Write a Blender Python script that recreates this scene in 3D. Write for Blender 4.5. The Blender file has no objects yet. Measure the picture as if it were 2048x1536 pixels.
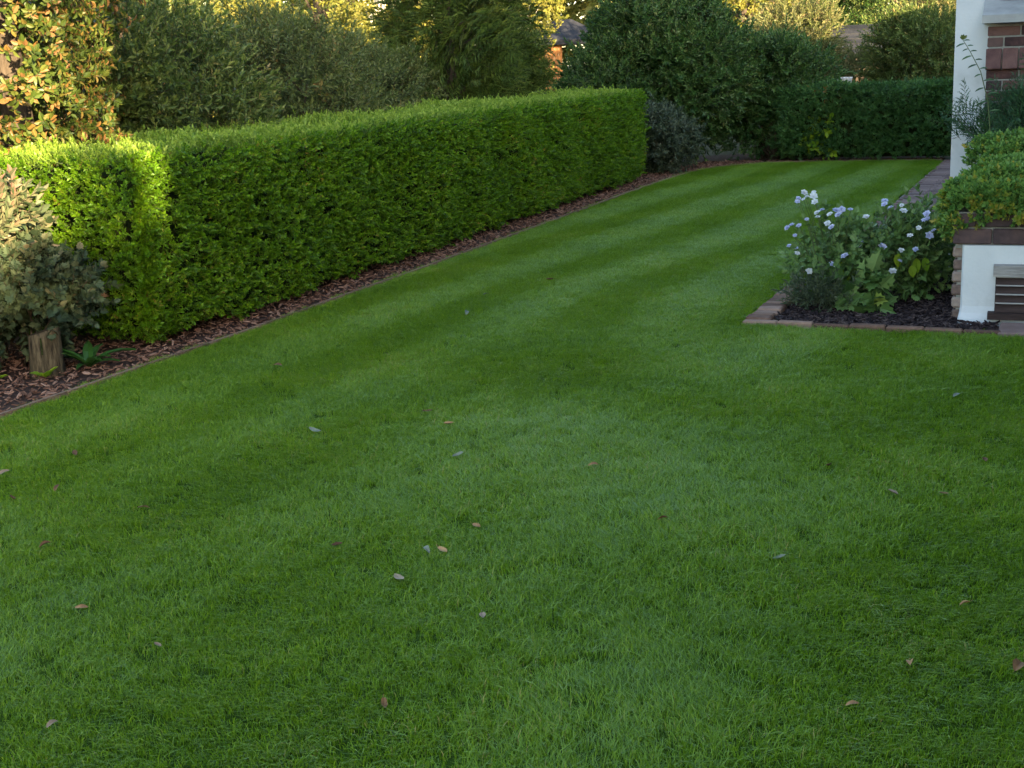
import bpy, bmesh, math, random
import numpy as np
from mathutils import Vector, Matrix

# ------------------------------------------------------------------ camera, sky, sun, exposure
S = bpy.context.scene
C = S.collection
CAM_H = 1.62
YAW, PITCH, ROLL = math.radians(21.7), math.atan(649 / 2700), math.atan(0.04)
cd = bpy.data.cameras.new('camera'); cam = bpy.data.objects.new('camera', cd); C.objects.link(cam)
cd.sensor_width = 36; cd.lens = 36 * 2700 / 2048; cd.clip_end = 600; cd.clip_start = 0.05
_f = Vector((-math.sin(YAW) * math.cos(PITCH), math.cos(YAW) * math.cos(PITCH), -math.sin(PITCH)))
_r = Vector((math.cos(YAW), math.sin(YAW), 0)); _u = _r.cross(_f)
_r2 = _r * math.cos(ROLL) - _u * math.sin(ROLL); _u2 = _u * math.cos(ROLL) + _r * math.sin(ROLL)
M4 = Matrix((_r2, _u2, -_f)).transposed().to_4x4(); M4.translation = (0, 0, CAM_H)
cam.matrix_world = M4
S.camera = cam
S.render.engine = 'CYCLES'
S.cycles.max_bounces = 6; S.cycles.diffuse_bounces = 3; S.cycles.glossy_bounces = 2; S.cycles.transmission_bounces = 3

SUN_EL = math.radians(11.0)
SUN_AZ = math.radians(135.0)            # compass bearing of the sun from +Y, clockwise: behind the right shoulder
w = bpy.data.worlds.new('World'); S.world = w; w.use_nodes = True
nt = w.node_tree; bg = nt.nodes['Background']
sky = nt.nodes.new('ShaderNodeTexSky'); sky.sky_type = 'NISHITA'; sky.sun_disc = False
sky.sun_elevation = SUN_EL; sky.sun_rotation = SUN_AZ
nt.links.new(sky.outputs[0], bg.inputs[0]); bg.inputs[1].default_value = 0.15
ld = bpy.data.lights.new('sun', 'SUN'); ld.energy = 5.0; ld.angle = math.radians(0.6); ld.color = (1.0, 0.78, 0.46)
sun = bpy.data.objects.new('sun', ld); C.objects.link(sun)
sd = Vector((math.sin(SUN_AZ) * math.cos(SUN_EL), math.cos(SUN_AZ) * math.cos(SUN_EL), math.sin(SUN_EL)))
sun.rotation_euler = sd.to_track_quat('Z', 'Y').to_euler(); sun.location = (20, -20, 12)
S.view_settings.view_transform = 'Standard'; S.view_settings.look = 'None'
S.view_settings.exposure = 2.5; S.view_settings.gamma = 1.0

# ------------------------------------------------------------------ helpers
def tag(o, label=None, cat=None, group=None, kind=None):
    if label: o['label'] = label
    if cat: o['category'] = cat
    if group: o['group'] = group
    if kind: o['kind'] = kind
    return o
def thing(name, label, cat, loc=(0, 0, 0), rz=0, group=None):
    o = bpy.data.objects.new(name, None); C.objects.link(o); o.empty_display_size = 0.1
    o.location = loc; o.rotation_euler = (0, 0, rz)
    return tag(o, label, cat, group)
def mesh_obj(name, me, mats, parent=None, link=True):
    for m in (mats if isinstance(mats, (list, tuple)) else [mats]): me.materials.append(m)
    o = bpy.data.objects.new(name, me)
    if link: C.objects.link(o)
    if parent: o.parent = parent
    return o
class MB:
    """collects shapes into one mesh"""
    def __init__(s): s.v = []; s.f = []; s.m = []; s.t = []
    def add(s, v, f, mi=0, t=None):
        n = len(s.v); s.v += [tuple(p) for p in v]; s.f += [tuple(i + n for i in q) for q in f]; s.m += [mi] * len(f)
        s.t += [random.random() if t is None else t] * len(v)
        return s
    def box(s, x0, x1, y0, y1, z0, z1, mi=0):
        return s.add([(x0,y0,z0),(x1,y0,z0),(x1,y1,z0),(x0,y1,z0),(x0,y0,z1),(x1,y0,z1),(x1,y1,z1),(x0,y1,z1)],
              [(0,3,2,1),(4,5,6,7),(0,1,5,4),(1,2,6,5),(2,3,7,6),(3,0,4,7)], mi)
    def tube(s, pts, rads, n=5, mi=0, cap=True, t=None):
        vs = []; fs = []
        for i, p in enumerate(pts):
            p = Vector(p); a = Vector(pts[max(i-1,0)]); b = Vector(pts[min(i+1,len(pts)-1)])
            d = (b - a).normalized(); u = d.cross(Vector((0.3,0.9,0.1)) if abs(d.x) > .8 else Vector((1,0.1,0))).normalized(); w_ = d.cross(u)
            for k in range(n):
                an = 2*math.pi*k/n; vs.append(p + (u*math.cos(an) + w_*math.sin(an))*rads[i])
        for i in range(len(pts)-1):
            for k in range(n):
                a = i*n+k; b = i*n+(k+1)%n; fs.append((a,b,b+n,a+n))
        if cap: fs.append(tuple(range((len(pts)-1)*n, len(pts)*n))); fs.append(tuple(reversed(range(n))))
        return s.add(vs, fs, mi, t)
    def mesh(s, name='m', smooth=False):
        me = bpy.data.meshes.new(name); me.from_pydata(s.v, [], s.f); me.polygons.foreach_set('material_index', s.m)
        a = me.attributes.new('tint', 'FLOAT', 'POINT'); a.data.foreach_set('value', s.t)
        if smooth: me.polygons.foreach_set('use_smooth', [True]*len(s.f))
        me.update(); return me
    def build(s, name, mats, parent=None, smooth=False, link=True):
        return mesh_obj(name, s.mesh(name, smooth), mats, parent, link)

# ------------------------------------------------------------------ materials
def new_mat(name):
    m = bpy.data.materials.new(name); m.use_nodes = True; n = m.node_tree.nodes; l = m.node_tree.links
    return m, n, l, n['Principled BSDF'], n['Material Output']
def ramp(n, stops):
    r = n.new('ShaderNodeValToRGB'); e = r.color_ramp.elements
    while len(e) < len(stops): e.new(0.5)
    for k, (p, c) in enumerate(stops): e[k].position = p; e[k].color = (*c, 1)
    return r
def leaf_mat(name, stops, rough=0.5, trans=0.28, spec=0.35, patch=0.0, pscale=1.2, inst=0.45):
    m, n, l, b, out = new_mat(name)
    at = n.new('ShaderNodeAttribute'); at.attribute_name = 'tint'
    oi = n.new('ShaderNodeObjectInfo')
    mx = n.new('ShaderNodeMix'); mx.data_type = 'FLOAT'; mx.inputs[0].default_value = inst
    l.new(at.outputs['Fac'], mx.inputs[2]); l.new(oi.outputs['Random'], mx.inputs[3])
    v = mx.outputs[0]
    if patch:
        g = n.new('ShaderNodeNewGeometry'); no = n.new('ShaderNodeTexNoise'); no.inputs['Scale'].default_value = pscale; no.inputs['Detail'].default_value = 2
        l.new(g.outputs['Position'], no.inputs['Vector'])
        mm = n.new('ShaderNodeMath'); mm.operation = 'MULTIPLY_ADD'; mm.inputs[1].default_value = patch; mm.inputs[2].default_value = -patch/2
        l.new(no.outputs['Fac'], mm.inputs[0]); ad = n.new('ShaderNodeMath'); ad.operation = 'ADD'
        l.new(v, ad.inputs[0]); l.new(mm.outputs[0], ad.inputs[1]); v = ad.outputs[0]
    r = ramp(n, stops); l.new(v, r.inputs[0])
    l.new(r.outputs[0], b.inputs['Base Color']); b.inputs['Roughness'].default_value = rough
    b.inputs['Specular IOR Level'].default_value = spec
    tr = n.new('ShaderNodeBsdfTranslucent'); l.new(r.outputs[0], tr.inputs[0])
    ms = n.new('ShaderNodeMixShader'); ms.inputs[0].default_value = trans
    l.new(b.outputs[0], ms.inputs[1]); l.new(tr.outputs[0], ms.inputs[2]); l.new(ms.outputs[0], out.inputs[0])
    return m
def noise_mat(name, stops, scale=8, detail=6, rough=0.85, bump=0.0, bscale=None, stretch=(1,1,1), rand=0.0, spec=0.12, obj=True):
    m, n, l, b, out = new_mat(name)
    tc = n.new('ShaderNodeTexCoord'); mp = n.new('ShaderNodeMapping'); mp.inputs['Scale'].default_value = stretch
    if obj: l.new(tc.outputs['Object'], mp.inputs['Vector'])
    else:
        g = n.new('ShaderNodeNewGeometry'); l.new(g.outputs['Position'], mp.inputs['Vector'])
    no = n.new('ShaderNodeTexNoise'); no.inputs['Scale'].default_value = scale; no.inputs['Detail'].default_value = detail; no.inputs['Roughness'].default_value = 0.62
    l.new(mp.outputs[0], no.inputs['Vector']); v = no.outputs['Fac']
    if rand:
        oi = n.new('ShaderNodeObjectInfo'); mm = n.new('ShaderNodeMath'); mm.operation = 'MULTIPLY_ADD'; mm.inputs[1].default_value = rand; mm.inputs[2].default_value = -rand/2
        l.new(oi.outputs['Random'], mm.inputs[0]); ad = n.new('ShaderNodeMath'); ad.operation = 'ADD'; l.new(v, ad.inputs[0]); l.new(mm.outputs[0], ad.inputs[1]); v = ad.outputs[0]
    r = ramp(n, stops); l.new(v, r.inputs[0]); l.new(r.outputs[0], b.inputs['Base Color'])
    b.inputs['Roughness'].default_value = rough; b.inputs['Specular IOR Level'].default_value = spec
    if bump:
        n2 = n.new('ShaderNodeTexNoise'); n2.inputs['Scale'].default_value = bscale or scale*4; n2.inputs['Detail'].default_value = 8
        l.new(mp.outputs[0], n2.inputs['Vector'])
        bp = n.new('ShaderNodeBump'); bp.inputs['Strength'].default_value = bump; bp.inputs['Distance'].default_value = 0.01
        l.new(n2.outputs['Fac'], bp.inputs['Height']); l.new(bp.outputs[0], b.inputs['Normal'])
    return m
m_hedge = leaf_mat('hedge_leaf', [(0.0,(.036,.088,.004)),(.45,(.090,.198,.005)),(.8,(.140,.260,.008)),(.97,(.22,.30,.02)),(1,(.26,.20,.03))], rough=.42, spec=.28, patch=.62, pscale=1.6)
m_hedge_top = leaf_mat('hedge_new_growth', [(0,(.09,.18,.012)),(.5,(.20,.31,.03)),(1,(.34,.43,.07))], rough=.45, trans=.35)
m_twig = noise_mat('twig_bark', [(.3,(.035,.025,.016)),(.7,(.09,.065,.045))], scale=20)
m_core = noise_mat('dark_core', [(.35,(.014,.020,.007)),(.7,(.04,.05,.017))], scale=22, bump=1.0, bscale=40, spec=0.0)
m_olive = leaf_mat('olive_leaf', [(0,(.040,.068,.014)),(.5,(.100,.148,.030)),(.85,(.20,.23,.055)),(1,(.34,.21,.08))], rough=.5, patch=.4)
m_olive2 = leaf_mat('grey_olive_leaf', [(0,(.046,.068,.016)),(.5,(.112,.146,.036)),(.85,(.20,.215,.062)),(1,(.34,.19,.06))], rough=.5, patch=.4)
m_dark = leaf_mat('dark_green_leaf', [(0,(.015,.042,.010)),(.5,(.050,.112,.024)),(.9,(.125,.195,.048)),(1,(.23,.22,.07))], rough=.38, patch=.5)
m_fhedge = leaf_mat('far_hedge_leaf', [(0,(.020,.062,.014)),(.5,(.050,.125,.028)),(.95,(.10,.19,.045)),(1,(.18,.08,.02))], rough=.45, patch=.5)
m_conif = leaf_mat('conifer_frond', [(0,(.020,.046,.006)),(.5,(.060,.105,.014)),(1,(.15,.19,.028))], rough=.55, trans=.15, patch=.5)
m_yellow = leaf_mat('yellow_green_leaf', [(0,(.08,.10,.015)),(.5,(.21,.21,.035)),(1,(.40,.34,.09))], rough=.5, trans=.4)
m_pale = leaf_mat('pale_shrub_leaf', [(0,(.06,.09,.02)),(.5,(.15,.17,.05)),(.85,(.28,.25,.10)),(1,(.38,.22,.12))], rough=.5, trans=.3)
m_ivy = leaf_mat('climber_leaf', [(0,(.030,.055,.010)),(.4,(.085,.125,.020)),(.62,(.15,.16,.03)),(.8,(.27,.14,.04)),(1,(.38,.20,.09))], rough=.42, trans=.3, inst=.3)
m_grey = leaf_mat('grey_purple_leaf', [(0,(.020,.032,.016)),(.5,(.042,.064,.031)),(.85,(.075,.098,.046)),(.96,(.13,.11,.06)),(1,(.26,.08,.06))], rough=.55, trans=.15, inst=.2, spec=.2)
m_pinkish = leaf_mat('pink_tipped_leaf', [(0,(.05,.085,.035)),(.5,(.12,.15,.07)),(.85,(.22,.20,.11)),(1,(.34,.13,.10))], rough=.45, trans=.3, inst=.2)
m_grlow = leaf_mat('grey_green_low_leaf', [(0,(.026,.042,.022)),(.5,(.055,.080,.042)),(1,(.11,.13,.07))], rough=.4, trans=.15)
m_cover = leaf_mat('ground_cover_leaf', [(0,(.040,.115,.022)),(.45,(.100,.215,.040)),(.9,(.185,.305,.06)),(1,(.28,.30,.05))], rough=.45, trans=.25, inst=.3)
m_covery = leaf_mat('ground_cover_yellow', [(0,(.14,.22,.02)),(.6,(.27,.31,.04)),(1,(.40,.29,.05))], rough=.45, trans=.3, inst=.3)
m_flleaf = leaf_mat('flower_leaf', [(0,(.040,.095,.024)),(.5,(.105,.190,.048)),(.9,(.19,.28,.085)),(1,(.28,.34,.02))], rough=.45, trans=.25, inst=.2)
m_lime = leaf_mat('lime_leaf', [(0,(.12,.24,.015)),(1,(.33,.42,.02))], rough=.45, trans=.4)
m_jun = leaf_mat('juniper_frond', [(0,(.018,.055,.022)),(.6,(.04,.105,.04)),(1,(.08,.16,.05))], rough=.5, trans=.15)
m_strap = leaf_mat('strap_leaf', [(0,(.02,.07,.012)),(1,(.06,.15,.025))], rough=.35, trans=.25)
m_petw = leaf_mat('white_petal', [(0,(.62,.64,.68)),(1,(.82,.82,.80))], rough=.6, trans=.25)
m_petl = leaf_mat('lilac_petal', [(0,(.44,.46,.66)),(1,(.66,.67,.84))], rough=.6, trans=.25)
m_stem = leaf_mat('green_stem', [(0,(.06,.09,.03)),(1,(.12,.15,.05))], rough=.6, trans=.05)
m_grass = leaf_mat('grass_blade', [(0,(.067,.146,.006)),(.5,(.157,.288,.010)),(.93,(.252,.378,.018)),(1,(.38,.32,.09))], rough=.40, trans=.34, spec=.46, patch=.65, pscale=1.3, inst=.08)
m_lawn = noise_mat('lawn_soil', [(.3,(.020,.042,.006)),(.7,(.045,.080,.012))], scale=40, spec=0.0, obj=False)
m_ground = noise_mat('garden_ground', [(.3,(.03,.035,.015)),(.7,(.06,.06,.03))], scale=2, obj=False)
m_soil = noise_mat('bed_soil', [(.3,(.030,.017,.012)),(.7,(.075,.043,.032))], scale=25, bump=1, bscale=60, obj=False)
m_chip_red = noise_mat('red_bark_chip', [(.2,(.07,.034,.022)),(.55,(.175,.088,.058)),(.9,(.32,.19,.135))], scale=14, rand=.7, stretch=(1,4,1))
m_chip_dark = noise_mat('dark_bark_chip', [(.25,(.016,.011,.012)),(.55,(.040,.027,.027)),(.9,(.12,.085,.075))], scale=14, rand=.6, stretch=(1,4,1))
m_board = noise_mat('edging_timber', [(.3,(.12,.074,.048)),(.7,(.24,.155,.105))], scale=9, stretch=(6,.6,6), bump=.5, rand=.3)
m_brick = noise_mat('brick', [(.25,(.050,.030,.030)),(.5,(.105,.054,.050)),(.75,(.17,.09,.076))], scale=11, bump=.6, bscale=70, rand=.55)
m_brick_dark = noise_mat('dark_brick', [(.25,(.045,.032,.033)),(.5,(.085,.055,.054)),(.8,(.14,.085,.075))], scale=11, bump=.6, bscale=70, rand=.5)
m_brick_pale = noise_mat('weathered_brick', [(.25,(.12,.085,.072)),(.5,(.21,.14,.115)),(.8,(.30,.23,.19))], scale=9, bump=.6, bscale=60, rand=.6)
m_paver = noise_mat('paver', [(.25,(.11,.070,.062)),(.5,(.18,.115,.098)),(.8,(.24,.16,.14))], scale=9, bump=.5, bscale=60, rand=.5)
m_edgeb = noise_mat('edging_brick', [(.25,(.11,.062,.044)),(.5,(.20,.115,.080)),(.8,(.28,.18,.135))], scale=9, bump=.6, bscale=60, rand=.6)
m_mortar = noise_mat('mortar', [(.3,(.20,.19,.165)),(.7,(.30,.285,.25))], scale=30, bump=.5)
m_render = noise_mat('white_render', [(.28,(.48,.485,.48)),(.42,(.59,.595,.60)),(.7,(.65,.655,.655))], scale=2.4, bump=.25, bscale=45, rough=.8)
m_sill = noise_mat('stone_sill', [(.3,(.28,.27,.26)),(.7,(.40,.39,.37))], scale=6, bump=.3)
m_slat = noise_mat('dark_slat', [(.3,(.035,.024,.022)),(.7,(.07,.046,.042))], scale=7, stretch=(1,8,8), bump=.4)
m_wood_grey = noise_mat('weathered_wood', [(.3,(.20,.18,.17)),(.7,(.42,.39,.37))], scale=7, stretch=(1,10,10), bump=.6)
m_frame = noise_mat('window_frame', [(.3,(.62,.62,.62)),(.7,(.72,.72,.72))], scale=5, rough=.45)
m_roof = noise_mat('roof_tile', [(.3,(.06,.045,.042)),(.7,(.13,.085,.075))], scale=6, rand=.5, bump=.5)
m_slate = noise_mat('slate', [(.3,(.020,.022,.028)),(.7,(.045,.046,.054))], scale=6, rand=.4, bump=.4)
m_cedar = noise_mat('cedar_wall', [(.3,(.20,.09,.035)),(.7,(.42,.20,.08))], scale=6, stretch=(8,8,.8), bump=.4)
m_bark = noise_mat('bark', [(.3,(.045,.034,.025)),(.7,(.13,.10,.075))], scale=9, stretch=(3,3,.6), bump=1.0, bscale=24)
m_birch = noise_mat('birch_bark', [(.34,(.05,.045,.04)),(.42,(.55,.52,.46)),(.8,(.78,.75,.68))], scale=5, stretch=(1,1,5), bump=.3)
m_stump = noise_mat('stump_wood', [(.36,(.02,.015,.010)),(.5,(.07,.052,.030)),(.74,(.15,.115,.068))], scale=12, stretch=(4,4,.7), bump=1.0, bscale=18)
m_stone = noise_mat('pale_stone', [(.3,(.42,.41,.38)),(.7,(.64,.62,.58))], scale=8, bump=.5)
m_dleaf = noise_mat('dead_leaf', [(.2,(.10,.05,.025)),(.5,(.24,.13,.06)),(.8,(.38,.23,.11))], scale=25, rand=.8, rough=.7)
m_dleafp = noise_mat('pale_dead_leaf', [(.2,(.17,.12,.08)),(.8,(.32,.24,.16))], scale=25, rand=.4, rough=.7)
m_dleafg = noise_mat('grey_dead_leaf', [(.2,(.09,.11,.08)),(.8,(.18,.20,.15))], scale=25, rand=.4, rough=.6)
def glass_mat():
    m, n, l, b, out = new_mat('window_glass')
    b.inputs['Base Color'].default_value = (.012,.015,.02,1); b.inputs['Roughness'].default_value = .06; b.inputs['Specular IOR Level'].default_value = .8
    return m
m_glass = glass_mat()

# ------------------------------------------------------------------ leaf and sprig library
def leaf_outline(kind):
    # local: x side, y length (0..1), z up; unit width 1
    if kind == 'tiny':
        return [(0,0,0),(.5,.45,.10),(0,.5,-.04),(-.5,.45,.10),(0,1,-.06)], [(0,1,2),(0,2,3),(1,4,2),(2,4,3)]
    if kind == 'oval':
        return [(0,0,0),(.36,.2,.08),(.5,.5,.10),(.3,.8,.04),(0,1,-.10),(-.3,.8,.04),(-.5,.5,.10),(-.36,.2,.08),(0,.5,-.03)], \
               [(0,1,8),(1,2,8),(2,3,8),(3,4,8),(4,5,8),(5,6,8),(6,7,8),(7,0,8)]
    if kind == 'lobed':
        pts = [(0,0),(.22,.10),(.50,.16),(.36,.30),(.56,.46),(.34,.54),(.34,.76),(.14,.74),(0,1.0)]
        P = [(x,y,.10*abs(x)*2-.12*y*y) for x,y in pts] + [(-x,y,.10*abs(x)*2-.12*y*y) for x,y in pts[-2:0:-1]]
        n = len(P); P.append((0,.42,-.05)); return P, [(i,(i+1)%n,n) for i in range(n)]
    if kind == 'strap':
        P = []; F = []
        for k, t in enumerate((0,.25,.5,.75,1)):
            wd = (.22,.42,.5,.36,.02)[k]; z = .30*t - .55*t*t
            P += [(-wd,t,z+.05),(0,t,z),(wd,t,z+.05)]
            if k: a = 3*(k-1); F += [(a,a+1,a+4,a+3),(a+1,a+2,a+5,a+4)]
        return P, F
def put_leaf(mb, kind, pos, a, nrm, L, W, mi=0, t=None):
    a = a.normalized(); s = a.cross(nrm)
    if s.length < 1e-4: s = a.cross(Vector((1,0,0)))
    s.normalize(); u = s.cross(a)
    P, F = leaf_outline(kind)
    mb.add([pos + s*(x*W) + a*(y*L) + u*(z*L) for x,y,z in P], F, mi, t)
def sprig(name, seed, mats, n=11, L=.026, W=.016, stem=.08, kind='tiny', spread=60, planar=False, droop=0.0, stemr=.0012, lv=.3, base=0.08):
    rg = random.Random(seed); random.seed(seed); mb = MB()
    bend = Vector((rg.uniform(-.3,.3), rg.uniform(-.3,.3), 0))
    def P(t): return Vector((0,0,1))*stem*t + bend*stem*t*t - Vector((0,0,1))*droop*stem*t*t
    mb.tube([P(0),P(.5),P(1)], [stemr,stemr*.8,stemr*.5], 3, 1, cap=False)
    for i in range(n):
        t = base + (1-base)*(i+rg.uniform(0,.6))/n; t = min(t,1)
        az = (i*2.4 + rg.uniform(-.4,.4)) if not planar else (math.pi*(i%2) + rg.uniform(-.25,.25))
        inc = math.radians(spread*(1.1-.6*t) + rg.uniform(-18,18))
        if i == n-1: inc *= .2
        ax = (P(min(t+.05,1.05))-P(t-.05)).normalized()
        rad = Vector((math.cos(az), math.sin(az), 0))
        a = ax*math.cos(inc) + rad*math.sin(inc)
        nrm = ax*math.sin(inc) - rad*math.cos(inc) + Vector((rg.uniform(-.5,.5),rg.uniform(-.5,.5),rg.uniform(-.5,.5)))*.6
        k = 1 + rg.uniform(-lv,lv)
        put_leaf(mb, kind, P(t), a, nrm, L*k, W*k, 0, rg.random())
    return mb.build(name, mats, link=False)
def frond(name, seed, mats, stem=.22, ntw=9, tw=.09, nl=7, nL=.016, nW=.004):
    """flat conifer spray: a stem, side twigs, short scale-leaf slivers"""
    rg = random.Random(seed); random.seed(seed); mb = MB(); up = Vector((0,1,0))
    bend = rg.uniform(-.25,.25)
    def P(t): return Vector((bend*stem*t*t, -.25*stem*t*t, stem*t))
    mb.tube([P(0),P(.5),P(1)], [.0022,.0015,.0008], 3, 1, cap=False)
    for i in range(ntw):
        t = .12 + .88*i/ntw; sd_ = 1 if i%2 else -1
        d = Vector((sd_*.8, rg.uniform(-.2,.2), .75)).normalized(); ln = tw*(1.15-.75*t)*rg.uniform(.8,1.2)
        for j in range(nl):
            q = P(t) + d*ln*(j/nl); sj = 1 if j%2 else -1
            a = d + Vector((d.z,0,-d.x))*sj*.6 + Vector((0,rg.uniform(-.25,.25),0))
            put_leaf(mb, 'tiny', q, a, up, nL*rg.uniform(.8,1.3), nW*1.5, 0, rg.random())
        put_leaf(mb, 'tiny', P(t), d, up, ln, nW*1.4, 0, rg.random())
    put_leaf(mb, 'tiny', P(.9), P(1)-P(.8), up, stem*.25, nW*2, 0, rg.random())
    return mb.build(name, mats, link=False)

def euler_from(d, roll):
    d = d/np.linalg.norm(d, axis=1)[:,None]
    az = np.arctan2(d[:,1], d[:,0]); inc = np.arccos(np.clip(d[:,2],-1,1))
    ca,sa,ci,si,cr,sr = np.cos(az),np.sin(az),np.cos(inc),np.sin(inc),np.cos(roll),np.sin(roll)
    R00 = ca*ci*cr - sa*sr; R10 = sa*ci*cr + ca*sr; R20 = -si*cr
    R21 = si*sr; R22 = ci
    return np.stack([np.arctan2(R21,R22), -np.arcsin(np.clip(R20,-1,1)), np.arctan2(R10,R00)], 1)
_groups = {}
def scatter_group(variants):
    key = tuple(v.name for v in variants)
    if key in _groups: return _groups[key]
    g = bpy.data.node_groups.new('scatter', 'GeometryNodeTree')
    g.interface.new_socket('Geometry', in_out='INPUT', socket_type='NodeSocketGeometry')
    g.interface.new_socket('Geometry', in_out='OUTPUT', socket_type='NodeSocketGeometry')
    N = g.nodes; L = g.links
    gi = N.new('NodeGroupInput'); go = N.new('NodeGroupOutput'); ip = N.new('GeometryNodeInstanceOnPoints')
    g2 = N.new('GeometryNodeGeometryToInstance')
    for v in variants:
        oi = N.new('GeometryNodeObjectInfo'); oi.inputs['Object'].default_value = v; oi.inputs['As Instance'].default_value = False
        L.new(oi.outputs['Geometry'], g2.inputs[0])
    def attr(nm, ty):
        a = N.new('GeometryNodeInputNamedAttribute'); a.data_type = ty; a.inputs['Name'].default_value = nm; return a.outputs['Attribute']
    er = N.new('FunctionNodeEulerToRotation'); L.new(attr('rot','FLOAT_VECTOR'), er.inputs[0])
    L.new(gi.outputs[0], ip.inputs['Points']); L.new(g2.outputs[0], ip.inputs['Instance'])
    ip.inputs['Pick Instance'].default_value = True
    L.new(attr('idx','INT'), ip.inputs['Instance Index']); L.new(er.outputs[0], ip.inputs['Rotation'])
    L.new(attr('scl','FLOAT'), ip.inputs['Scale']); L.new(ip.outputs[0], go.inputs[0])
    _groups[key] = g; return g
def scatter(name, pts, rot, scl, variants, parent=None, seed=0, idx=None):
    n = len(pts); rs = np.random.RandomState(seed)
    me = bpy.data.meshes.new(name); me.vertices.add(n); me.vertices.foreach_set('co', np.asarray(pts, dtype=np.float32).ravel())
    a = me.attributes.new('rot','FLOAT_VECTOR','POINT'); a.data.foreach_set('vector', np.asarray(rot, dtype=np.float32).ravel())
    a = me.attributes.new('scl','FLOAT','POINT'); a.data.foreach_set('value', np.asarray(scl, dtype=np.float32))
    a = me.attributes.new('idx','INT','POINT'); a.data.foreach_set('value', (rs.randint(0, len(variants), n) if idx is None else idx).astype(np.int32))
    o = bpy.data.objects.new(name, me); C.objects.link(o)
    if parent: o.parent = parent
    for m in variants[0].data.materials: me.materials.append(m)
    md = o.modifiers.new('scatter', 'NODES'); md.node_group = scatter_group(variants)
    o['kind'] = 'stuff'
    return o
def leafcloud(name, pts, dirs, variants, parent, seed, s0=.8, s1=1.25):
    rs = np.random.RandomState(seed); n = len(pts)
    return scatter(name, pts, euler_from(dirs, rs.uniform(0, 6.283, n)), rs.uniform(s0, s1, n), variants, parent, seed)

def vset(prefix, k, fn, **kw): return [fn(f'{prefix}_{i}', 1000+i*37+len(prefix), **kw) for i in range(k)]
V_hedge = vset('hedge_sprig', 5, sprig, mats=[m_hedge, m_twig], n=14, L=.025, W=.0155, stem=.075)
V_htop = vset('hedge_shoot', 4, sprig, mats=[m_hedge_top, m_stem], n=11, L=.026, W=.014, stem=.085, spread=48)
V_olive = vset('olive_sprig', 4, sprig, mats=[m_olive, m_twig], n=17, L=.056, W=.022, stem=.27, spread=58, stemr=.002)
V_olive2 = vset('grey_olive_sprig', 4, sprig, mats=[m_olive2, m_twig], n=17, L=.052, W=.021, stem=.27, spread=62, stemr=.002)
V_dark = vset('dark_sprig', 4, sprig, mats=[m_dark, m_twig], n=19, L=.062, W=.027, stem=.28, spread=60, stemr=.002)
V_fh = vset('far_hedge_sprig', 4, sprig, mats=[m_fhedge, m_twig], n=14, L=.045, W=.022, stem=.12, spread=60)
V_con = vset('conifer_frond', 4, frond, mats=[m_conif, m_twig], stem=.30, ntw=11, tw=.13, nl=7, nL=.022, nW=.006)
V_yel = vset('yellow_sprig', 4, sprig, mats=[m_yellow, m_twig], n=14, L=.075, W=.045, stem=.36, spread=65, droop=.5, stemr=.002)
V_pale = vset('pale_sprig', 4, sprig, mats=[m_pale, m_twig], n=16, L=.06, W=.022, stem=.30, spread=50, stemr=.002)
V_ivy = vset('climber_sprig', 4, sprig, mats=[m_ivy, m_twig], n=11, L=.047, W=.026, stem=.15, kind='oval', spread=75, droop=.4, stemr=.002)
V_grey = vset('grey_sprig', 4, sprig, mats=[m_grey, m_twig], n=11, L=.046, W=.037, stem=.14, kind='lobed', spread=65, stemr=.002)
V_pink = vset('pink_sprig', 4, sprig, mats=[m_pinkish, m_twig], n=11, L=.055, W=.026, stem=.17, kind='oval', spread=50, stemr=.002)
V_grl = vset('grey_low_sprig', 3, sprig, mats=[m_grlow, m_twig], n=12, L=.055, W=.022, stem=.11, spread=70)
V_cov = vset('cover_sprig', 4, sprig, mats=[m_cover, m_stem], n=11, L=.023, W=.016, stem=.05, kind='tiny', spread=65)
V_covy = vset('cover_yellow_sprig', 3, sprig, mats=[m_covery, m_stem], n=9, L=.028, W=.019, stem=.055, kind='tiny', spread=75)
V_fl = vset('flower_leaf_sprig', 4, sprig, mats=[m_flleaf, m_stem], n=8, L=.050, W=.032, stem=.16, kind='lobed', spread=70, stemr=.0018)
V_fine = vset('fine_leaf_sprig', 3, sprig, mats=[m_grlow, m_stem], n=14, L=.03, W=.009, stem=.09, spread=60)
V_big = vset('big_lobed_leaf', 3, sprig, mats=[m_flleaf, m_stem], n=4, L=.10, W=.08, stem=.09, kind='lobed', spread=85, stemr=.002)
V_lime = vset('lime_sprig', 3, sprig, mats=[m_lime, m_stem], n=6, L=.075, W=.045, stem=.16, kind='oval', spread=70, stemr=.0015)
V_jun = vset('juniper_frond', 4, frond, mats=[m_jun, m_twig], stem=.26, ntw=11, tw=.10, nl=7, nL=.018, nW=.004)
V_wall = V_dark

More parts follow.
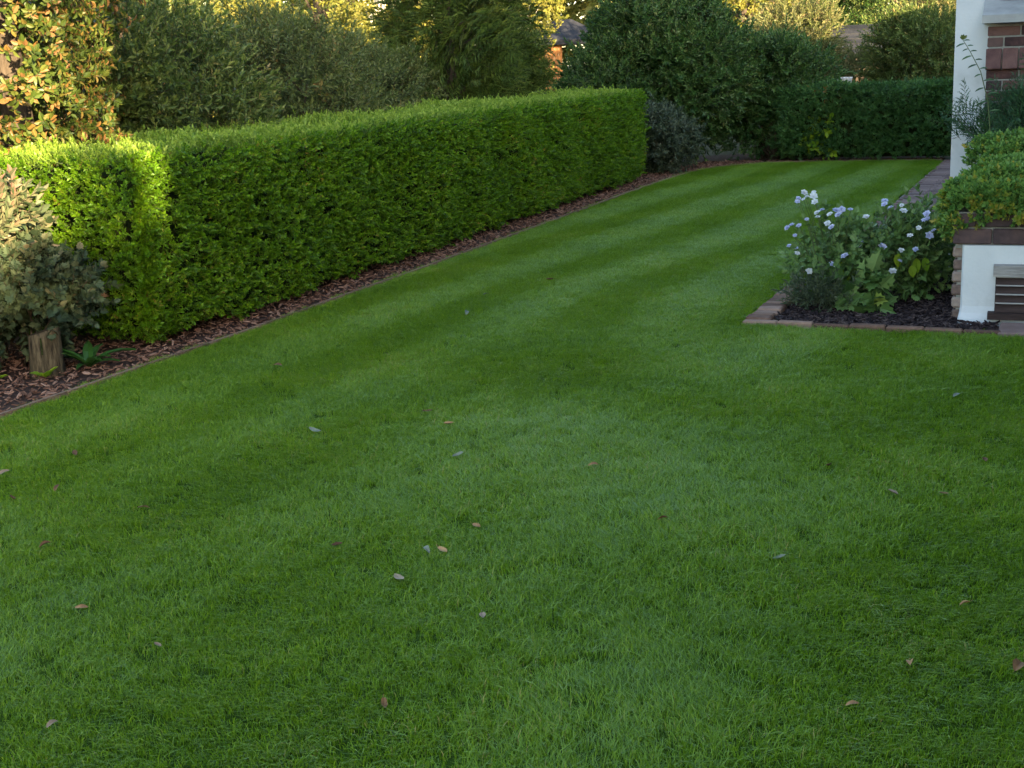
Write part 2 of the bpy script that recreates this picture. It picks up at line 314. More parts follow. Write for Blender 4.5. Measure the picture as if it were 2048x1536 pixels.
def unit(v): return v/np.maximum(np.linalg.norm(v, axis=1), 1e-6)[:,None]
def crown_points(rs, n, rx, ry, zlo, zhi, nblob, br, up=.45, flat=0.0, fill=.2):
    """points spread through the outer shells of many overlapping lobes"""
    cz = (zlo+zhi)/2; rz = max((zhi-zlo)/2 - br*.8, .05); ex, ey = max(rx-br*.8,.03), max(ry-br*.8,.03)
    q = unit(rs.normal(size=(nblob,3)))*(rs.uniform(.35,1,nblob)**.5)[:,None]
    c = q*np.array([ex,ey,rz]) + np.array([0,0,cz]); r = br*rs.uniform(.55,1.45,nblob)
    k = rs.randint(0,nblob,n*2); d = unit(rs.normal(size=(n*2,3)) + unit(c[k]-np.array([0,0,cz]))*.7 + np.array([0,0,.25]))
    p = c[k] + d*(r[k]*rs.uniform(.72,1.08,n*2))[:,None]*np.array([1,1,.9])
    # drop most points that are deep inside another lobe
    dd = np.min(np.linalg.norm(p[:,None,:]-c[None,:,:],axis=2)/r[None,:] + (np.arange(nblob)[None,:]==k[:,None])*9, axis=1)
    keep = (dd > .75) | (rs.rand(n*2) < fill)
    p = p[keep][:n]; d = d[keep][:n]
    f = 2.2/max(br,.05)*.42; ph_ = rs.uniform(0,6.283,6)
    gap = np.sin(p[:,0]*f+ph_[0])*np.sin(p[:,2]*f*1.1+ph_[1]) + np.sin(p[:,1]*f*1.2+ph_[2])*np.sin((p[:,0]+p[:,2])*f*.8+ph_[3])
    ok = (p[:,2] > max(zlo*.5, .03)) & ((gap > -.75) | (rs.rand(len(p)) < .35)); p = p[ok]; d = d[ok]
    so = rs.rand(len(p)) < .14; p[so] += (unit(d[so] + np.array([0,0,.9]))*rs.uniform(.10,.55,so.sum())[:,None]*br)
    d = unit(d + np.array([0,0,up]) + rs.normal(size=d.shape)*.35)
    return p, d, c, r
def branches(mb, rs, c, r, n=None, root=.03, zb=0.0, spread=.12):
    for i in range(len(c) if n is None else min(n,len(c))):
        a = np.array([rs.uniform(-spread,spread), rs.uniform(-spread,spread), zb]); b = c[i]
        m1 = a + (b-a)*.45 + rs.normal(size=3)*.08*np.linalg.norm(b-a); 
        rr = root*rs.uniform(.5,1)
        mb.tube([a, m1, b], [rr, rr*.6, rr*.2], 5)
        for j in range(3):
            e = b + unit(rs.normal(size=(1,3)))[0]*r[i]*.9; mb.tube([b*.8+m1*.2, e], [rr*.3, rr*.12], 4, cap=False)
def shrub(name, label, cat, xy, rx, ry, zlo, zhi, nblob, br, n, variants, seed, group=None, stems=None, root=.025, rz=0, up=.45, fill=.2, s0=.8, s1=1.25, mat=m_twig):  # branches plus leaf sprigs
    t = thing(name, label, cat, (xy[0],xy[1],0), rz, group); rs = np.random.RandomState(seed); random.seed(seed)
    p, d, c, r = crown_points(rs, n, rx, ry, zlo, zhi, nblob, br, up, fill=fill)
    mb = MB(); branches(mb, rs, c, r, stems, root); mb.build('branches', mat, t, smooth=True)
    leafcloud('foliage', p, d, variants, t, seed, s0, s1)
    return t
def tree(name, label, xy, h, tr, rx, zlo, zhi, nblob, br, n, variants, seed, group=None, bark=m_bark, lean=(0,0), s0=.8, s1=1.3, up=.1, fill=.3):
    t = thing(name, label, 'tree', (xy[0],xy[1],0), 0, group); rs = np.random.RandomState(seed); random.seed(seed)
    p, d, c, r = crown_points(rs, n, rx, rx, zlo, zhi, nblob, br, up, fill=fill)
    mb = MB(); K = 7
    pts = [(lean[0]*(k/K)**2 + rs.normal()*.04*k/K*h*.2, lean[1]*(k/K)**2, -.05 + (h*.95)*k/K) for k in range(K+1)]
    mb.tube(pts, [tr*(1.25 if k == 0 else 1)*(1-.85*k/K) for k in range(K+1)], 10)
    for i in range(nblob):
        z = min(max(c[i][2]*.75, zlo*.6), h*.85); k = min(int(z/(h*.95)*K), K-1); a = np.array(pts[k]); b = c[i]
        m1 = (a+b)/2 + np.array([0,0,.12*abs(b[2]-a[2])]); rr = tr*.3*rs.uniform(.5,1)
        mb.tube([a, m1, b], [rr, rr*.65, rr*.2], 5, cap=False)
    mb.build('trunk', bark, t, smooth=True)
    leafcloud('crown', p, d, variants, t, seed, s0, s1)
    return t

# ------------------------------------------------------------------ ground, lawn, beds
def sheet(name, poly, z, mat, kind='structure'):
    mb = MB(); mb.add([(x,y,z) for x,y in poly], [tuple(range(len(poly)))]); o = mb.build(name, mat); o['kind'] = kind; return o
sheet('ground', [(-250,-250),(250,-250),(250,250),(-250,250)], -.03, m_ground)
EDGE = [(-4.95,-3.0),(-4.88,0),(-4.78,3),(-4.72,5.05),(-4.67,6.8),(-4.63,9.6),(-4.62,13),(-4.63,16.6),(-4.58,18.0),(-4.44,19.0),(-4.16,19.55),(-3.7,19.86),(-3.0,20.02),(-2.2,20.06),(-1.34,20.02)]
LAWN = EDGE + [(-1.40,20.02),(-1.52,14),(-1.66,7.95),(-.20,7.88),(2.55,7.80),(2.55,-1.2),(2.5,-8),(-5.0,-8)]
LAWN = EDGE + [(-1.36,19.5),(-1.52,14),(-1.66,7.95),(-.20,7.88),(2.55,7.80),(2.55,-3.0)]
sheet('lawn', LAWN, 0.0, m_lawn)
BEDL = EDGE + [(-1.34,21.2),(-4,22.2),(-8.5,20),(-8.5,-3)]
sheet('mulch_bed', BEDL, -.012, m_soil)
BEDR = [(-1.5,8.06),(-.2,7.99),(-.2,8.5),(-.4,10.5),(-.8,12.6),(-1.4,12.6)]
sheet('mulch_bed', BEDR, -.008, m_soil)

def in_poly(p, poly):
    x, y = p[:,0], p[:,1]; c = np.zeros(len(p), bool); n = len(poly)
    for i in range(n):
        x0,y0 = poly[i]; x1,y1 = poly[(i+1)%n]
        if y0 == y1: continue
        k = ((y0 > y) != (y1 > y)) & (x < (x1-x0)*(y-y0)/(y1-y0) + x0); c ^= k
    return c
def grass_clump(i, lean, nb=255, R=.08):
    rg = random.Random(500+i); vs = []; fs = []; tt = []
    for _ in range(nb):
        a = rg.uniform(0,6.283); q = R*math.sqrt(rg.random()); x, y = q*math.cos(a), q*math.sin(a)
        h = rg.uniform(.017,.033)*(1.35 if rg.random() < .12 else 1); wd = rg.uniform(.0008,.0014)
        ln = 1; lx, ly = rg.gauss(0,.70), rg.gauss(.95*lean,.55)
        fa = rg.uniform(0,6.283); sx, sy = math.cos(fa)*wd, math.sin(fa)*wd
        b = len(vs); m = .5; k1 = h*.45*ln; k2 = h*1.05*ln
        vs += [(x-sx,y-sy,-.004),(x+sx,y+sy,-.004),(x+lx*k1*.6-sx*.85,y+ly*k1*.6-sy*.85,h*.55),(x+lx*k1*.6+sx*.85,y+ly*k1*.6+sy*.85,h*.55),(x+lx*k2,y+ly*k2,h*(1-.16*min(math.hypot(lx,ly),1.6)))]
        fs += [(b,b+1,b+3,b+2),(b+2,b+3,b+4)]
        t = rg.random(); t = .99 if rg.random() < .028 else t*.9; tt += [t]*5
    mb = MB(); mb.v = vs; mb.f = fs; mb.m = [0]*len(fs); mb.t = tt
    return mb.build(f'grass_clump_{i}', [m_grass], link=False)
LV = (-1,-.6,-.2,.2,.6,1)
V_grass = [grass_clump(i, LV[i//3]) for i in range(18)]
def vnoise(x, y, seed):
    rs = np.random.RandomState(seed); v = np.zeros_like(x)
    for k in range(10):
        a = rs.uniform(0,6.283); f = rs.uniform(.7,2.6); v += np.sin((x*math.cos(a)+y*math.sin(a))*f + rs.uniform(0,6.283))
    return v/3.2
def make_grass():
    rs = np.random.RandomState(3); st = .084
    gx, gy = np.meshgrid(np.arange(-4.95,2.5,st), np.arange(1.2,20.1,st)); p = np.stack([gx.ravel(),gy.ravel()],1) + rs.uniform(-st*.55,st*.55,(gx.size,2))
    # only where the garden can be seen from around the camera
    ang = np.degrees(np.arctan2(-p[:,0]+0.0, p[:,1])); keep = in_poly(p, LAWN) & (ang > -6 - 68/np.maximum(p[:,1],1.)) & (ang < 52)
    p = p[keep]; x, y = p[:,0], p[:,1]
    nz = vnoise(x, y, 11); nz2 = vnoise(x*2.2, y*2.2, 12)
    ph = (x*math.cos(.10) - y*math.sin(.10))/.90
    s_far = .68*np.tanh(2.0*np.sin(6.283*ph + .45*nz))
    dist = np.hypot(x+2.6, (y-11.0)*.8)
    s_arc = np.tanh(1.6*np.sin(6.283*dist/1.75 + .55*nz + 1.2)) 
    wf = np.clip((y-6.4 + .5*nz)/1.4, 0, 1); wl = np.clip((-2.3-x + .4*nz)/1.0, 0, 1)*np.clip((y-3.2)/1.5,0,1)
    yb = 5.72 - .45*np.maximum(x+.9,0)**1.5 - .10*np.maximum(-1.6-x,0) + .10*nz    # where the mower turned in front of the bed
    dl = y - yb
    turn = np.where(dl > 0, -.75*np.clip(dl/.12,0,1)*np.clip((1.75-dl)/.5,-.4,1), .65*np.clip(-dl/.12,0,1)*np.clip((1.5+dl)/.7,-.15,1))
    wr = np.clip((x+2.5+.3*nz)/.9, 0, 1)
    near = np.clip(-.85*turn*wr + (.35*s_arc)*(1-wr) + .38*nz2 + .55*vnoise(x*3.2-y*.9, y*.9+x*.3, 14) - .05, -1, 1)
    W_ = np.maximum(wf, wl*.75); s = s_far*W_ + near*(1-W_)
    s = np.clip(s*.9 + .12*nz2 + .08, -1, 1)
    lv = np.clip(np.round((np.clip(s + rs.normal(size=len(p))*.15, -1, 1)+1)*2.5), 0, 5).astype(int)
    idx = lv*3 + rs.randint(0, 3, len(p)); yaw = .40 + rs.normal(size=len(p))*.22
    rot = np.stack([rs.normal(size=len(p))*.05, rs.normal(size=len(p))*.05, yaw], 1)
    o = scatter('grass', np.column_stack([p, np.zeros(len(p))]), rot, rs.uniform(.88,1.12,len(p)), V_grass, None, 5, idx)
    tag(o, 'short mown green lawn grass with faint mowing stripes', 'grass', kind='stuff'); return len(p)
NG = make_grass()

def chip(i, mat, L0, L1):
    rg = random.Random(900+i); mb = MB(); L = rg.uniform(L0,L1); W = L*rg.uniform(.18,.4); T = rg.uniform(.003,.007)
    pts = [(-L/2,-W*.2),(-L*.2,-W/2),(L*.3,-W*.4),(L/2,W*.1),(L*.2,W/2),(-L*.3,W*.4)]
    pts = [(x+rg.uniform(-.1,.1)*W, y+rg.uniform(-.2,.2)*W) for x,y in pts]; b = rg.uniform(-.2,.2)
    mb.add([(x,y,b*x*x/L) for x,y in pts] + [(x*.9,y*.85,T+b*x*x/L) for x,y in pts], [tuple(range(5,-1,-1)), tuple(range(6,12))] + [(k,(k+1)%6,(k+1)%6+6,k+6) for k in range(6)])
    return mb.build(f'bark_chip_{i}', [mat], link=False)
V_cr = [chip(i, m_chip_red, .02, .055) for i in range(6)]
V_cdk = [chip(20+i, m_chip_dark, .02, .06) for i in range(6)]
def mulch(name, poly, n, variants, seed, label, zb, box):
    rs = np.random.RandomState(seed); p = np.column_stack([rs.uniform(box[0],box[1],n), rs.uniform(box[2],box[3],n)]); p = p[in_poly(p, poly)]
    k = len(p); rot = np.stack([rs.normal(size=k)*.35, rs.normal(size=k)*.35, rs.uniform(0,6.283,k)], 1)
    o = scatter(name, np.column_stack([p, zb + rs.uniform(0,.022,k)]), rot, rs.uniform(.6,1.2,k), variants, None, seed); tag(o, label, 'mulch', kind='stuff')
mulch('bark_mulch', [(x-.02,y) for x,y in EDGE[:7]+[(-4.65,16.6),(-4.6,18),(-4.5,19.0),(-4.2,19.6),(-3.7,19.9),(-3,20.06),(-1.34,20.06)]] + [(-1.34,20.5),(-4.8,20.3),(-5.3,18),(-5.3,7),(-6.4,6.4),(-6.4,1)], 85000, V_cr, 31, 'reddish brown bark chips covering the bed below the clipped hedge', -.01, (-6.4,-1.3,1,20.5))
mulch('bark_mulch', [(-1.49,8.06),(-.2,7.99),(-.2,8.32),(-.45,8.9),(-.5,12.6),(-1.42,12.6)], 20000, V_cdk, 32, 'dark purplish bark chips in the brick-edged flower bed', -.006, (-1.6,-.2,7.9,12.6))

# timber edging along the left and far beds: boards butted end to end
ed = thing('lawn_edging', 'low weathered timber board edging between lawn and bark bed', 'edging', (0,0,0))
def resample(poly, step):
    out = [Vector((*poly[0],0))]; pts = [Vector((*p,0)) for p in poly]
    seg = [(b-a).length for a,b in zip(pts,pts[1:])]; T = sum(seg); n = int(T/step)
    for i in range(1,n+1):
        d = T*i/n; k = 0
        while k < len(seg)-1 and d > seg[k]: d -= seg[k]; k += 1
        out.append(pts[k] + (pts[k+1]-pts[k])*min(d/seg[k],1))
    return out
rg = random.Random(4)
EP = resample(EDGE[2:], .62)
for a, b in zip(EP, EP[1:]):
    L = (b-a).length; zt = .024 + rg.uniform(-.003,.003)
    o = MB().box(.003,L-.003,-.011,.011,-.06,zt).build('board', m_board, ed)
    o.location = a; o.rotation_euler = (0,0,math.atan2(b.y-a.y,b.x-a.x) + rg.uniform(-.006,.006))

# ------------------------------------------------------------------ bricks
def brick_mesh(name, L, W, H, mat, bev=.006, wob=0.0, seed=0):
    bm = bmesh.new(); bmesh.ops.create_cube(bm, size=1)
    rgb = random.Random(seed)
    for v in bm.verts: v.co = Vector((v.co.x*L + rgb.uniform(-wob,wob), v.co.y*W + rgb.uniform(-wob,wob), v.co.z*H + rgb.uniform(-wob,wob)))
    bmesh.ops.bevel(bm, geom=bm.edges[:], offset=bev, segments=1, affect='EDGES')
    me = bpy.data.meshes.new(name); bm.to_mesh(me); bm.free(); me.materials.append(mat); return me
def put_brick(me, loc, rz=0, parent=None, rx=0, name='brick', ry=0):
    o = bpy.data.objects.new(name, me); C.objects.link(o); o.location = loc; o.rotation_euler = (rx,ry,rz)
    if parent: o.parent = parent
    return o
be = thing('brick_edging', 'low reddish brick edging around the dark flower bed corner', 'brick edging')
efr = [brick_mesh('edge_brick', .208, .062, .10, m_edgeb, .008, .004, i) for i in range(4)]
x = -1.655
for k in range(7):      # front row, bricks end to end
    put_brick(efr[k%4], (x+.105, 7.985-.047*(x+1.655), -.018 + rg.uniform(-.004,.004)), -.047 + rg.uniform(-.01,.01), be); x += .2115
esd = [brick_mesh('edge_brick', .15, .098, .10, m_edgeb, .009, .005, 10+i) for i in range(4)]
y = 8.085; k = 0
while y < 12.6:         # left row, bricks laid across
    put_brick(esd[k%4], (-1.578 + (y-8)*.024, y, -.016 + rg.uniform(-.005,.005)), -.02+rg.uniform(-.03,.03), be); y += .1035; k += 1
ms = thing('mowing_strip', 'wide greyish pavers set below the white planter wall', 'paving')
pv = brick_mesh('paver', .19, .30, .08, m_paver, .008, .003, 3)
for k in range(4): put_brick(pv, (-.10+.197*k, 8.03-.009*k, -.012), -.03, ms, name='paver')
bp = thing('brick_path', 'dull purplish brick path running along the house to the dark green hedge', 'path')
pb = [brick_mesh('path_brick', .208, .101, .06, m_paver, .006, .002, 30+i) for i in range(3)]
y = 12.70; r = 0
while y < 19.95:
    for c_ in range(3):
        xx = -1.37 + (y-12.7)*.022 + c_*.2125 + (.0 if r%2 else .05)
        put_brick(pb[(r+c_)%3], (xx, y, -.012 + rg.uniform(-.003,.003)), 0, bp)
    y += .105; r += 1
sheet('path_bed', [(-1.50,12.62),(-.70,12.62),(-.56,20.0),(-1.34,20.0)], -.006, m_mortar)

# ------------------------------------------------------------------ house: white block behind, unseen wing and added block shaped for their shadows
hs = thing('house', 'white rendered house with red brick bay below a window', 'house', (0,0,0))
def hpart(name, mb, mat, parent=hs, smooth=False): return mb.build(name, mat, parent, smooth)
hpart('wall', MB().box(-.65,2.59,10.60,13.5,-.05,3.7), m_render)
hpart('wall', MB().box(2.60,7.0,-.65,11.5,-.05,4.7), m_render)  # unseen wing, its ends set by where the shadow should fall
def hip(x0,x1,y0,y1,z,h,ov=.35):
    x0-=ov;x1+=ov;y0-=ov;y1+=ov; d = min(x1-x0,y1-y0)/2
    if x1-x0 < y1-y0: a,b = ((x0+x1)/2,y0+d),((x0+x1)/2,y1-d)
    else: a,b = (x0+d,(y0+y1)/2),(x1-d,(y0+y1)/2)
    m = MB(); V = [(x0,y0,z),(x1,y0,z),(x1,y1,z),(x0,y1,z),(*a,z+h),(*b,z+h),(x0,y0,z-.12),(x1,y0,z-.12),(x1,y1,z-.12),(x0,y1,z-.12)]
    F = [(0,1,4),(1,2,5,4),(2,3,5),(3,0,4,5)] if x1-x0 < y1-y0 else [(0,1,5,4),(1,2,5),(2,3,4,5),(3,0,4)]
    m.add(V, F + [(6,7,1,0),(7,8,2,1),(8,9,3,2),(9,6,0,3),(9,8,7,6)]); return m
hpart('roof', hip(2.60,7.0,-.65,11.5,4.82,1.2), m_roof)
hpart('roof', hip(-.65,2.30,10.60,13.3,3.81,.6,.25), m_roof)
def window(x, y0, y1, z0, z1):   # in the wing wall that faces -X
    f = hpart('window', MB().box(x-.05,x+.02,y0,y1,z0,z0+.08).box(x-.05,x+.02,y0,y1,z1-.08,z1).box(x-.05,x+.02,y0,y0+.07,z0+.08,z1-.08).box(x-.05,x+.02,y1-.07,y1,z0+.08,z1-.08).box(x-.05,x+.02,(y0+y1)/2-.035,(y0+y1)/2+.035,z0+.08,z1-.08), m_frame)
    hpart('pane', MB().box(x-.02,x-.006,y0+.06,y1-.06,z0+.07,z1-.07), m_glass, f)
    hpart('sill', MB().box(x-.10,x+.0,y0-.08,y1+.08,z0-.07,z0-.002), m_sill, f)
window(2.60, .4, 2.0, .95, 2.15); window(2.60, 4.2, 5.8, .95, 2.15); window(2.60, .6, 1.8, 3.0, 4.2); window(2.60, 4.4, 5.6, 3.0, 4.2)
dr = hpart('door', MB().box(2.55,2.62,7.2,8.15,0.0,2.08), m_cedar); hpart('handle', MB().tube([(2.54,7.32,1.0),(2.51,7.32,1.0),(2.51,7.42,1.0)],[.01,.01,.01],6), m_frame, dr)
# brick bay in front of the white wall
bay = hpart('bay', MB().box(-.412,2.40,10.405,10.598,-.04,1.715), m_mortar)
bk = [brick_mesh('bay_brick', .213, .10, .063, m_brick, .004, .001, 50+i) for i in range(4)]
bh = [brick_mesh('bay_brick', .104, .10, .063, m_brick_dark, .004, .001, 60+i) for i in range(2)]
z = .04; r = 0; i = 0
while z < 1.70:
    if not (1.40 < z < 1.565):
        xx = -.418
        if r%2: put_brick(bh[i%2], (xx+.052,10.45,z), 0, bay); xx += .114
        while xx < .9: put_brick((bk+bh)[i%4], (xx+.1065,10.45,z), 0, bay); xx += .223; i += 1
    z += .0745; r += 1
tl = [brick_mesh('bay_tile', .104, .03, .15, m_brick, .004, .001, 70+i) for i in range(3)]
xx = -.425; i = 0
while xx < .9:
    put_brick(tl[i%3], (xx+.053,10.385,1.487), 0, bay, rx=-.34, name='tile'); xx += .111; i += 1
sl = MB(); sl.add([(-.455,10.29,1.735),(2.45,10.29,1.735),(2.45,10.29,1.79),(-.455,10.29,1.79),(-.455,10.597,1.735),(2.45,10.597,1.735),(2.45,10.597,1.90),(-.455,10.597,1.90)],
   [(0,1,2,3),(3,2,6,7),(4,7,6,5),(0,3,7,4),(1,5,6,2),(0,4,5,1)])
hpart('sill', sl, m_sill)
wf = hpart('window', MB().box(-.335,-.285,10.55,10.597,1.905,3.2).box(1.7,1.75,10.55,10.597,1.905,3.2).box(-.285,1.7,10.55,10.597,1.905,1.96).box(-.285,1.7,10.55,10.597,3.14,3.2), noise_mat('dark_frame', [(.3,(.02,.022,.03)),(.7,(.03,.033,.04))], rough=.4))
hpart('pane', MB().box(-.29,1.705,10.565,10.585,1.95,3.15), m_glass, wf)
# unseen block added to shade the lawn end and the hedge there
gr = thing('shade_block', 'unseen single storey white block added beyond the house for its shadow', 'shade_block', (0,0,0))
hpart('wall', MB().box(1.0,5.0,13.55,20.6,-.05,2.75), m_render, gr); hpart('roof', MB().box(.85,5.15,13.55,20.75,2.752,2.92), m_slate, gr)
gd = hpart('window', MB().box(.95,1.02,15.5,16.7,1.0,2.0), m_frame, gr); hpart('pane', MB().box(.94,.948,15.57,16.63,1.07,1.93), m_glass, gd)

# ------------------------------------------------------------------ planter with louvre vent
YF = 8.285
pl = thing('raised_planter', 'white rendered raised planter with brick coping and louvred vent', 'planter', (0,0,0))
MB().box(-.452,2.5,8.345,10.35,-.04,.435).build('wall', m_mortar, pl)
def render_panel():
    # white render with a bell-mouth foot, rounded at its left end
    m = MB(); prof = [(.458,.0),(.30,.0),(.10,.002),(.06,.012),(.03,.03),(-.03,.05)]
    xs = [-.425,-.415,-.36,0.,.8,2.5]; ins = [.03,.006,0,0,0,0]
    V = []; F = []
    for i, x in enumerate(xs):
        for zz, o in prof: V.append((x - (o*.35 if i < 2 else 0), YF - o + ins[i], zz))
    n = len(prof)
    for i in range(len(xs)-1):
        for k in range(n-1): F.append((i*n+k, i*n+k+1, (i+1)*n+k+1, (i+1)*n+k))
    b = len(V); V += [(-.425,8.344,.458),(2.5,8.344,.458),(-.425,8.344,-.03),(2.5,8.344,-.03)]
    e = (len(xs)-1)*n
    F += [tuple([0]+[i*n for i in range(1,len(xs))]+[b+1,b]), tuple(list(range(0,n))[::-1]+[b,b+2])[::1], tuple(list(range(e,e+n))+[b+3,b+1])]
    m.add(V,F); return m
render_panel().build('render_panel', m_render, pl, smooth=False)
qb = [brick_mesh('side_brick', .10, .10, .066, m_brick_pale, .012, .003, 80+i) for i in range(3)]
for k in range(6): put_brick(qb[k%3], (-.428 + rg.uniform(-.004,.004), 8.385, .033+.0755*k), 0, pl)
cm = MB().box(-.465,2.5,8.325,8.60,.437,.648).build('coping', m_mortar, pl)
cb = [brick_mesh('coping_brick', .212, .10, .088, m_brick_dark, .006, .002, 90+i) for i in range(3)]
cb2 = [brick_mesh('coping_brick', .212, .10, .075, m_brick_dark, .006, .002, 95+i) for i in range(3)]
for k in range(6):
    put_brick(cb[k%3], (-.372+.2215*k, 8.347, .508), 0, cm); 
    put_brick(cb2[k%3], (-.452+.2215*k if k else -.4195, 8.352, .6025), 0, cm) if k else put_brick(brick_mesh('coping_brick', .125, .10, .075, m_brick_dark, .006,.002,99), (-.4165,8.352,.6025), 0, cm)
vt = MB().box(-.232,.48,8.262,8.284,.075,.305).build('vent', m_slat, pl)
MB().box(-.245,.50,8.215,8.2835,.288,.352).build('vent_cap', m_wood_grey, vt)
for k in range(4):
    o = MB().add([(-.228,8.262,.0),(.47,8.262,.0),(.47,8.262,.044),(-.228,8.262,.044),(-.228,8.226,-.006),(.47,8.226,-.006),(.47,8.240,.036),(-.228,8.240,.036)],
        [(0,3,2,1),(4,5,6,7),(0,1,5,4),(2,3,7,6),(1,2,6,5),(3,0,4,7)]).build('slat', m_slat, vt); o.location = (0,0,.083+.052*k)
    o = MB().box(-.228,.47,8.223,8.258,0,.008).build('slat_edge', m_wood_grey, vt); o.location = (0,0,.083+.0445+.052*k) if k < 3 else (0,0,.083+.0445+.052*3-.002)
MB().box(-.268,.52,8.20,8.2835,.036,.0745).build('vent_sill', m_slat, vt)

# low evergreen ground cover spilling over the coping
gc = thing('ground_cover_shrub', 'dense yellow green evergreen mound spilling over the planter coping', 'shrub', (0,0,0))
def mound():
    rs = np.random.RandomState(77); P = []; D = []; Y = []
    def lobe(cx, cy, cz, rx, ry, rz, n, seed):
        q = unit(rs.normal(size=(n,3)) + np.array([0,-.25,.45])); r = 1 + .07*np.sin(q[:,0]*9+seed) + .06*np.sin(q[:,1]*11+seed*2) + rs.normal(size=n)*.02
        q2 = np.sign(q)*np.abs(q)**np.array([.8,.8,.5]); p = np.array([cx,cy,cz]) + q2*np.array([rx,ry,rz])*r[:,None]
        nrm = unit(q/np.array([rx,ry,rz])); P.append(p); D.append(nrm)
    lobe(.42,8.80,.70,.86,.44,.17,9500,1); lobe(.48,9.50,.78,.82,.42,.24,7500,4); lobe(-.20,8.52,.64,.32,.22,.14,2600,2); lobe(.3,8.45,.66,.6,.22,.13,2600,7)
    p = np.concatenate(P); d = np.concatenate(D); ok = (p[:,2] > .56 - .10*np.sin(p[:,0]*8)*.6) ; p = p[ok]; d = d[ok]
    d = unit(d + np.array([0,0,.45]) + rs.normal(size=d.shape)*.3)
    low = (p[:,2] < .70) & (p[:,1] < 8.75); yl = (rs.rand(len(p)) < np.where(low,.38,.05))
    leafcloud('foliage', p[~yl], d[~yl], V_cov, gc, 71); leafcloud('yellow_foliage', p[yl], d[yl], V_covy, gc, 72)
    mb = MB(); random.seed(3)
    for cx,cy,cz,rx,ry,rz in ((.40,8.82,.68,.86,.42,.15),(.44,9.50,.76,.80,.42,.20)):
        V = []; F = []; nu, nv = 18, 9
        for j in range(nv+1):
            for i in range(nu):
                a = 2*math.pi*i/nu; b = -math.pi/2 + math.pi*j/nv; k = 1+.04*math.sin(3*a+j)
                V.append((cx+rx*k*math.cos(a)*math.cos(b), cy+ry*k*math.sin(a)*math.cos(b), cz+rz*k*math.sin(b)))
        for j in range(nv):
            for i in range(nu): F.append((j*nu+i, j*nu+(i+1)%nu, (j+1)*nu+(i+1)%nu, (j+1)*nu+i))
        mb.add(V,F)
    mb.build('branches', m_core, gc, smooth=True)  # closed dark core under the leaves, not single branches
mound()
# feathery juniper behind it and a tall wiry shoot
jn = thing('juniper_shrub', 'feathery dark green juniper behind the planter mound', 'shrub', (.0,9.98,.0))
def juniper():
    rs = np.random.RandomState(8); mb = MB(); random.seed(8)
    P = []; D = []
    for k in range(26):
        az = rs.uniform(0,6.283); b = np.array([math.cos(az)*rs.uniform(.3,.70)*(.95 if math.cos(az) < 0 else 1.2), math.sin(az)*.30, rs.uniform(.98,1.30)])
        a = np.array([0,0,.35]); m1 = (a+b)/2 + np.array([0,0,.06]); mb.tube([a,m1,b],[.012,.008,.003],5)
        for t in np.linspace(.35,1,16):
            q = a*(1-t)**2 + 2*m1*t*(1-t) + b*t*t; dd = unit((b-m1)[None,:])[0]
            for _ in range(3): P.append(q + rs.normal(size=3)*.04); D.append(dd + rs.normal(size=3)*.55 + np.array([0,0,.2]))
    mb.build('branches', m_twig, jn, smooth=True); leafcloud('foliage', np.array(P), unit(np.array(D)), V_jun, jn, 81, .55, .9)
juniper()
sh = thing('wiry_shoot', 'tall bare shoot with narrow leaves against the white house wall', 'plant', (-.34,9.70,0))
def shoot():
    mb = MB(); pts = [Vector((0,0,.2)),Vector((.005,0,.9)),Vector((-.03,0,1.22)),Vector((-.085,0,1.42)),Vector((-.155,0,1.55)),Vector((-.205,0,1.63))]
    mb.tube(pts, [.006,.005,.004,.003,.0025,.002], 5); mb.build('stem', m_stem, sh, smooth=True); rgs = random.Random(5)
    for k in range(15):
        t = .36 + .62*k/14; i = min(int(t*5),4); q = pts[i] + (pts[i+1]-pts[i])*(t*5-i); sd_ = -1 if k%2 else 1
        m = MB(); put_leaf(m, 'oval', Vector((0,0,0)), Vector((sd_*1.0, rgs.uniform(-.3,.3), .12 if sd_ > 0 else -.30)), Vector((0,-.5,1)), rgs.uniform(.055,.10)*(1.1-.45*t), .018, 0)
        o = m.build('leaf', m_jun, sh); o.location = q
    m = MB(); random.seed(2)
    for k in range(7): put_leaf(m, 'oval', Vector((0,0,0)), Vector((rgs.uniform(-1,1),rgs.uniform(-1,1),.9)), Vector((0,-1,.4)), .04, .02, 0)
    o = m.build('tip', m_olive2, sh); o.location = pts[-1]
shoot()

